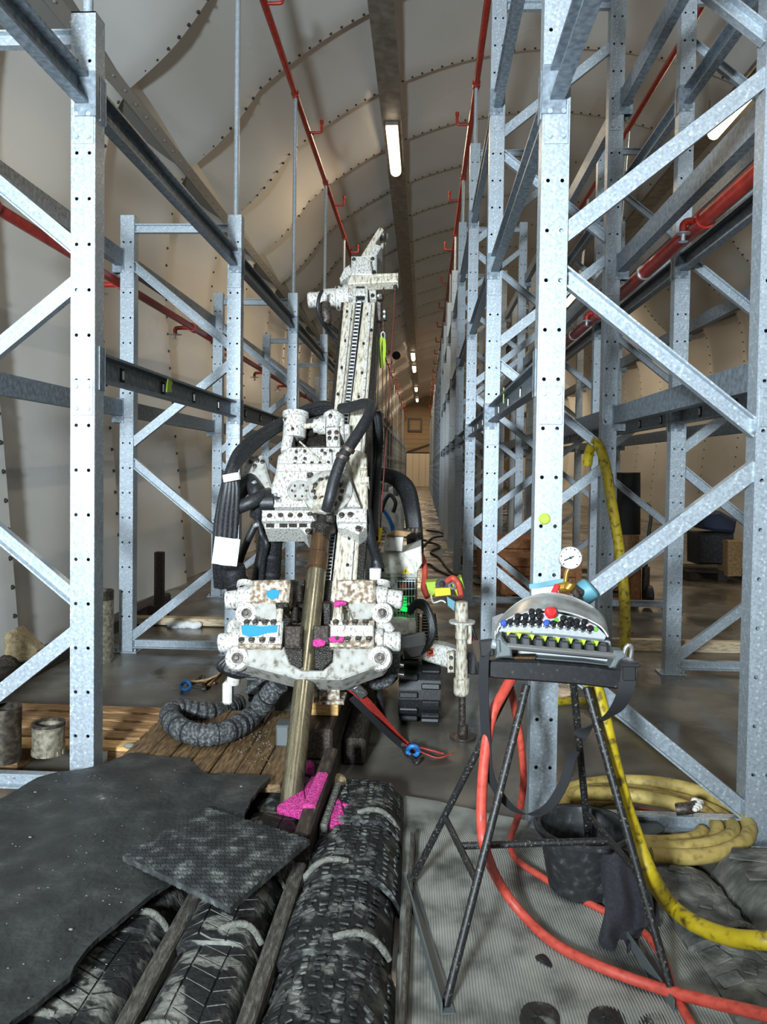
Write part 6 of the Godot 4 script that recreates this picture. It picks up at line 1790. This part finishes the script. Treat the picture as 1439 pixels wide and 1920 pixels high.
	# hoses of the console
	for d in [["salmon red air hose curving from the console down across the ribbed mat to the corner", M.hose_red, 0.0165, [at(966, 1262, 2.5), at(946, 1296, 2.45), at(922, 1345, 2.4), at(908, 1430, 2.38), at(903, 1530, 2.36), at(910, 1590, 2.33), on_y(934, 1650, 0.18), on_y(975, 1708, 0.08), on_y(1035, 1765, 0.056), on_y(1120, 1810, 0.058), on_y(1235, 1852, 0.065), on_y(1340, 1880, 0.11), on_y(1400, 1894, 0.15), on_y(1480, 1914, 0.2)]], ["thinner red hose running behind the stand's left legs and across the mat", M.hose_red, 0.0125, [at(958, 1290, 2.62), at(966, 1330, 2.66), at(978, 1400, 2.7), at(982, 1470, 2.74), at(972, 1530, 2.78), on_y(958, 1575, 0.1), on_y(968, 1610, 0.06), on_y(1010, 1640, 0.055), on_y(1070, 1676, 0.055), on_y(1130, 1706, 0.055), on_y(1200, 1742, 0.055), on_y(1240, 1790, 0.055), on_y(1258, 1840, 0.055), on_y(1280, 1890, 0.055), on_y(1310, 1940, 0.055)]]]:
		tag(part(self, "red_hose", d[1], func(b): b.tube(curve(PackedVector3Array(d[3]), 8), d[2], 12)), d[0], "hose", "red hoses of the console")
	tag(part(self, "yellow_hose", M.hose_yellow, func(b): b.tube(curve(PackedVector3Array([at(1100, 1262, 2.56), at(1118, 1296, 2.52), at(1132, 1350, 2.48), at(1150, 1430, 2.46), at(1172, 1510, 2.44), at(1196, 1580, 2.42), at(1220, 1640, 2.38), on_y(1256, 1695, 0.12), on_y(1305, 1733, 0.125), on_y(1370, 1757, 0.15), on_y(1440, 1764, 0.2), on_y(1520, 1766, 0.2)]), 9), 0.0265, 16)), "thick bright yellow hose dropping from the console and sweeping to the right edge", "hose")
	tag(part(self, "yellow_hose", M.hose_yellow, func(b): b.tube(curve(ats([[1102, 872, 6.2], [1106, 846, 6.16], [1117, 829, 6.04], [1130, 852, 5.93], [1142, 910, 5.85], [1155, 985, 5.75], [1166, 1060, 5.65], [1172, 1130, 5.55], [1173, 1190, 5.45], [1167, 1240, 5.35], [1150, 1290, 5.3]]), 8), 0.038, 12)), "yellow hose hung over a rack brace and falling behind the console", "hose")
	var coil := base("hose_coil", on_y(1220, 1560, 0.0))
	tag(coil, "coil of dull yellow hose lying on the floor behind the bucket", "hose")
	part(coil, "coil_loop", M.hose_ochre, func(b):
		var pts := PackedVector3Array()
		var c0 := on_y(1205, 1540, 0.05)
		for k in 62:
			var a := TAU * k / 19.0 + 0.4
			var r := 0.2 + 0.05 * (k / 19.0) + 0.012 * sin(k * 0.33)
			pts.append(c0 + Vector3(cos(a) * r * 1.22, 0.014 * (k / 19.0) + 0.012 * sin(k * 0.5), sin(a) * r * 1.0))
		b.tube(curve(pts, 3), 0.03, 12))
	part(coil, "loose_end", M.hose_ochre, func(b): b.tube(curve(on_ys([[1085, 1500, 0.09], [1090, 1490, 0.13], [1120, 1488, 0.13], [1190, 1492, 0.13], [1250, 1503, 0.13], [1300, 1518, 0.12]]), 6), 0.03, 12))
	part(coil, "taped_end", M.iron, func(b): b.tube(curve(on_ys([[1268, 1518, 0.14], [1290, 1516, 0.15], [1306, 1512, 0.15]]), 4), 0.024, 10))
	stuff(coil, "rag_end", M.card_white, func(b):
		for k in 9: b.ball(on_y(1304 + 3 * (k % 4), 1502 + 4 * (k % 3) + k, 0.16), Vector3(0.018, 0.014, 0.014) * rng.randf_range(0.6, 1.2), 6, 4))
	tag(part(self, "yellow_hose", M.hose_yellow, func(b): b.tube(curve(on_ys([[1030, 1318, 0.03], [1070, 1314, 0.03], [1110, 1318, 0.03], [1160, 1340, 0.03], [1220, 1385, 0.03], [1300, 1440, 0.03], [1360, 1490, 0.03], [1420, 1525, 0.03], [1500, 1540, 0.03]]), 7), 0.025, 12)), "yellow hose lying along the wet floor behind the right rack brace", "hose")
	tag(part(self, "hand_pump", M.bracket, func(b): b.bar(on_y(1190, 1560, 0.03), on_y(1230, 1542, 0.05), 0.12, 0.05, Vector3.RIGHT, 0.01)), "grey tool body lying inside the yellow hose coil", "tool")
	tag(part(self, "red_wrench", M.red_pipe, func(b): b.bar(on_y(1196, 1520, 0.05), on_y(1262, 1532, 0.05), 0.03, 0.03, Vector3.UP, 0.006)), "red tool handle lying inside the yellow hose coil", "tool")
	# bucket
	var q := on_y(1092, 1662, 0.05)
	var bk := base("bucket", q)
	tag(bk, "black rubber bucket smeared with grey mud under the control stand", "bucket")
	part(bk, "bucket_wall", M.rubber, func(b): b.lathe(q, Vector3.UP, [[0, 0], [0.115, 0], [0.12, 0.006], [0.158, 0.205], [0.17, 0.21], [0.172, 0.222], [0.166, 0.228], [0.152, 0.224], [0.112, 0.02], [0, 0.016]], 40))
	part(bk, "rim", M.rubber, func(b): b.lathe(q, Vector3.UP, [[0.166, 0.208], [0.176, 0.212], [0.177, 0.224], [0.168, 0.23]], 40))
	# cloth over the right-hand rail
	var cl := base("cloth", at(1180, 1610, 2.5))
	tag(cl, "crumpled dark cloth hanging from the stand's right rail", "cloth")
	part(cl, "cloth_sheet", M.cloth, func(b):
		var rows2: Array = []
		var side := [[1132, 1600, 1200, 1594], [1128, 1622, 1214, 1622], [1130, 1660, 1220, 1660], [1136, 1700, 1226, 1700], [1126, 1745, 1226, 1730], [1124, 1765, 1222, 1738], [1140, 1785, 1204, 1752], [1150, 1812, 1190, 1790]]
		for s in side.size():
			var row := PackedVector3Array()
			for k in 31:
				var t := k / 30.0
				var amp := 0.005 + 0.0035 * s
				row.append(at(lerpf(side[s][0], side[s][2], t), lerpf(side[s][1], side[s][3], t) + 5.0 * sin(t * 9.0 + s * 0.4), 2.44 + 0.02 * t + amp * sin(t * 9.0 + s * 0.7) + amp * 0.5 * sin(t * 15.0 - s * 0.9 + 1.0)))
			rows2.append(row)
		var fine: Array = []
		for s in rows2.size() - 1:
			for u in 3:
				var row := PackedVector3Array()
				for k in 31: row.append(rows2[s][k].cubic_interpolate(rows2[s + 1][k], rows2[maxi(s - 1, 0)][k], rows2[mini(s + 2, rows2.size() - 1)][k], u / 3.0))
				fine.append(row)
		fine.append(rows2[-1])
		b.sheet(fine, 0.006, Vector3.BACK))
	part(cl, "hanging_corner", M.cloth, func(b): b.sheet([ats([[1208, 1600, 2.5], [1222, 1602, 2.52]]), ats([[1214, 1660, 2.5], [1230, 1662, 2.52]]), ats([[1222, 1735, 2.5], [1240, 1738, 2.52]])], 0.006, Vector3.BACK))
	# gauge and valve tied to the post
	var g := base("pressure_gauge", at(1070, 1100, 3.15))
	tag(g, "round white-faced pressure gauge on a brass valve tied to the post", "gauge")
	var gc := at(1070, 1046, 3.13)
	var gn := Vector3(-0.1, 0.12, 1).normalized()
	part(g, "gauge_case", M.chrome, func(b): b.lathe(gc, gn, [[0, -0.03], [0.044, -0.03], [0.047, -0.024], [0.047, 0.006], [0.044, 0.008], [0.0425, 0.002], [0, 0.002]], 32))
	part(g, "dial", M.dial, func(b): b.lathe(gc, gn, [[0.0425, 0.0], [0.0425, 0.004], [0, 0.004]], 32))
	var gx := Vector3.UP.cross(gn).normalized()
	var gy := gn.cross(gx)
	part(g, "needle", M.dark, func(b):
		b.bar(gc + gn * 0.006 + gx * -0.026 - gy * 0.012, gc + gn * 0.007 + gx * 0.014 + gy * 0.007, 0.0055, 0.003, gn.cross(gx + gy * 0.45))
		b.rod(gc + gn * 0.004, gc + gn * 0.008, 0.006, 10))
	stuff(g, "scale_mark", M.dark, func(b):
		for k in 11:
			var a := deg_to_rad(225.0 - 27.0 * k)
			var d := gx * cos(a) + gy * sin(a)
			b.bar(gc + gn * 0.0045 + d * 0.034, gc + gn * 0.0045 + d * 0.04, 0.003 if k % 2 else 0.006, 0.002, d.cross(gn)))
	part(g, "stem", M.brass, func(b): b.tube(curve(ats([[1067, 1066, 3.14], [1063, 1076, 3.14], [1061, 1092, 3.14]]), 3), 0.009, 10))
	part(g, "valve_body", M.brass, func(b):
		b.rod(at(1046, 1104, 3.14), at(1072, 1098, 3.14), 0.022, 12, 0.004)
		b.rod(at(1066, 1106, 3.13), at(1070, 1092, 3.13), 0.025, 6, 0.004))
	part(g, "red_handle", M.knob_red, func(b): b.bar(at(1046, 1096, 3.11), at(1038, 1113, 3.1), 0.022, 0.012, Vector3.RIGHT, 0.003))
	part(g, "hose_fitting", M.iron, func(b):
		b.rod(at(1072, 1102, 3.14), at(1090, 1114, 3.15), 0.02, 10, 0.003)
		b.rod(at(1078, 1108, 3.12), at(1084, 1124, 3.1), 0.014, 8, 0.002))
	tag(part(self, "teal_tape", M.tape, func(b):
		b.band(curve(ats([[993, 1100, 3.21], [1010, 1098, 3.205], [1030, 1094, 3.205], [1052, 1090, 3.2], [1070, 1092, 3.19]]), 4), Vector3.UP, 0.02, 0.004)), "teal plastic tape tied round the central right post by the gauge", "tape")
	tag(part(self, "teal_tape", M.tape, func(b):
		var a := at(1088, 1118, 3.21)
		b.rod(a, a + (at(1110, 1100, 3.21) - a) * 1.0, 0.05, 10, 0.008)), "wad of teal tape wrapped round the rack brace right of the gauge", "tape")
	tag(part(self, "plastic_wrap", M.paper, func(b): slab(b, upright(3.225), [[997, 1102], [1044, 1100], [1042, 1122], [998, 1124]], 0.0, -0.006, 0.002)), "white plastic sheet wrapped on the central right post", "plastic")

# ---------------------------------------------------------------- things behind the right-hand racks
func crate(label: String, x: float, z: float, s: Vector3, m: Material, turn := 0.0) -> void:
	var o := base("crate", Vector3(x, 0, z))
	tag(o, label, "crate")
	var f := Transform3D(Basis(Vector3.UP, turn), Vector3(x, 0, z))
	var nb := 4
	for k in nb: part(o, "side_board", m, func(b): b.box(f * Transform3D(Basis(), Vector3(0, 0.06 + s.y * (k + 0.5) / nb, 0)), Vector3(s.x, s.y / nb - 0.008, s.z), 0.004))
	for dx in [-0.5, 0.5]: part(o, "corner_batten", m, func(b): b.box(f * Transform3D(Basis(), Vector3(dx * (s.x - 0.08), 0.06 + s.y * 0.5, s.z * 0.5 + 0.012)), Vector3(0.07, s.y, 0.024), 0.003))
	for dx in [-0.4, 0.4]: part(o, "skid", m, func(b): b.box(f * Transform3D(Basis(), Vector3(dx * s.x, 0.03, 0)), Vector3(0.08, 0.06, s.z), 0.003))

func loaded_pallet(label: String, x: float, z: float, wide: float) -> void:
	var o := base("pallet", Vector3(x, 0, z))
	tag(o, label, "pallet")
	for k in 5: part(o, "top_board", M.dark_timber, func(b): b.cube(Vector3(x, 0.134, z - 0.4 + k * 0.2), Vector3(wide, 0.02, 0.12), 0.003))
	for dx in [-0.42, 0.0, 0.42]: part(o, "block", M.dark_timber, func(b): b.cube(Vector3(x + dx * wide, 0.062, z), Vector3(0.12, 0.123, 0.9), 0.004))

func right_side() -> void:
	tag(part(self, "floor_plank", M.pale_board, func(b): b.cube(Vector3(2.1, 0.05, -6.75), Vector3(2.9, 0.1, 0.07), 0.005)), "long pale plank on edge across the floor behind the right-hand frames", "plank")
	tag(part(self, "floor_plank", M.new_wood, func(b): b.bar(Vector3(2.35, 0.05, -5.5), Vector3(3.2, 0.05, -5.0), 0.1, 0.05, Vector3.UP, 0.004)), "short pale plank at the right edge behind the post", "plank")
	crate("orange-brown wooden crate low behind the central right post", 1.42, -9.55, Vector3(0.95, 0.45, 0.7), M.orange_wood)
	crate("second orange-brown crate farther back between the rack rows", 1.3, -10.95, Vector3(1.0, 0.55, 0.8), M.orange_wood)
	# pallet truck
	var t := base("pallet_truck", on_y(1190, 1134, 0.0))
	tag(t, "pallet truck with an orange body and black wheel behind the yellow hose", "pallet truck")
	var f := upright(8.93)
	part(t, "truck_body", M.orange_wood, func(b):
		block(b, f, 1176, 1062, 1204, 1128, 0.0, -0.3, 0.02)
		block(b, f, 1140, 1096, 1180, 1108, -0.05, -0.9, 0.01)
		block(b, f, 1130, 1120, 1178, 1128, 0.02, -0.1, 0.01))
	part(t, "wheel", M.rubber, func(b): b.lathe(at(1208, 1115, 8.98), Vector3.RIGHT, [[0, 0], [0.1, 0], [0.115, 0.02], [0.115, 0.07], [0.1, 0.09], [0, 0.09]], 22))
	part(t, "hydraulic_ram", M.iron, func(b): b.rod(at(1211, 1108, 8.98), at(1212, 1062, 8.98), 0.045, 12, 0.008))
	part(t, "tow_bar", M.rubber, func(b): b.tube(curve(ats([[1212, 1062, 8.98], [1216, 1010, 8.96], [1222, 960, 8.94], [1212, 945, 8.94], [1200, 950, 8.94]]), 5), 0.02, 8))
	tag(part(self, "black_board", M.dark, func(b): block(b, upright(10.0), 1166, 886, 1202, 1003, 0.0, -0.25, 0.01)), "tall black cabinet standing behind the right-hand frames", "cabinet")
	tag(part(self, "carton_stack", M.card_brown, func(b): block(b, upright(9.95), 1150, 1003, 1200, 1109, 0.0, -0.5, 0.01)), "brown carton under the tall black cabinet", "carton")
	loaded_pallet("dark pallet carrying blue-covered goods near the right edge", at(1345, 1000, 11.4).x, -11.6, 1.0)
	var bg := base("covered_load", Vector3(at(1340, 1000, 11.4).x, 0.145, -11.4))
	tag(bg, "black load under a dark blue plastic cover on the pallet at right", "covered load")
	part(bg, "load", M.rubber, func(b): block(b, upright(11.2), 1310, 1000, 1378, 1059, 0.0, -0.5, 0.03))
	part(bg, "blue_cover", M.blue_cloth, func(b): slab(b, upright(11.18), [[1308, 962], [1352, 958], [1384, 976], [1380, 1000], [1340, 996], [1318, 992]], 0.0, -0.5, 0.04))
	tag(part(self, "carton", M.card_brown, func(b): block(b, upright(11.0), 1366, 1014, 1392, 1081, 0.0, -0.4, 0.01)), "brown carton half hidden by the post at the right edge", "carton")
	loaded_pallet("dark pallet stack low between the rack rows behind the crates", 1.0, -13.0, 0.8)
	# cables on the aisle floor
	var i := 0
	for c in [[[790, 1010], [806, 1016], [826, 1024], [808, 1034], [824, 1046], [846, 1072], [876, 1088], [900, 1096]], [[792, 1026], [812, 1008], [836, 1004], [826, 998], [800, 994]], [[788, 1060], [806, 1058], [820, 1068], [846, 1080]]]:
		tag(part(self, "floor_cable", M.hose_black, func(b): b.tube(curve(on_ys(c.map(func(p): return [p[0], p[1], 0.02])), 6), 0.018, 8)), ["black cable snaking from the rig towards the right aisle posts", "black cable loop lying farthest up the aisle floor", "short black cable close behind the rig's cabinet"][i], "cable")
		i += 1
	tag(part(self, "red_hose", M.hose_red, func(b): b.tube(curve(ats([[790, 1040, 4.9], [796, 1058, 4.85], [797, 1082, 4.8], [795, 1102, 4.75], [802, 1120, 4.7]]), 6), 0.018, 10)), "red hose drooping beside the rig's electrical cabinet", "hose")
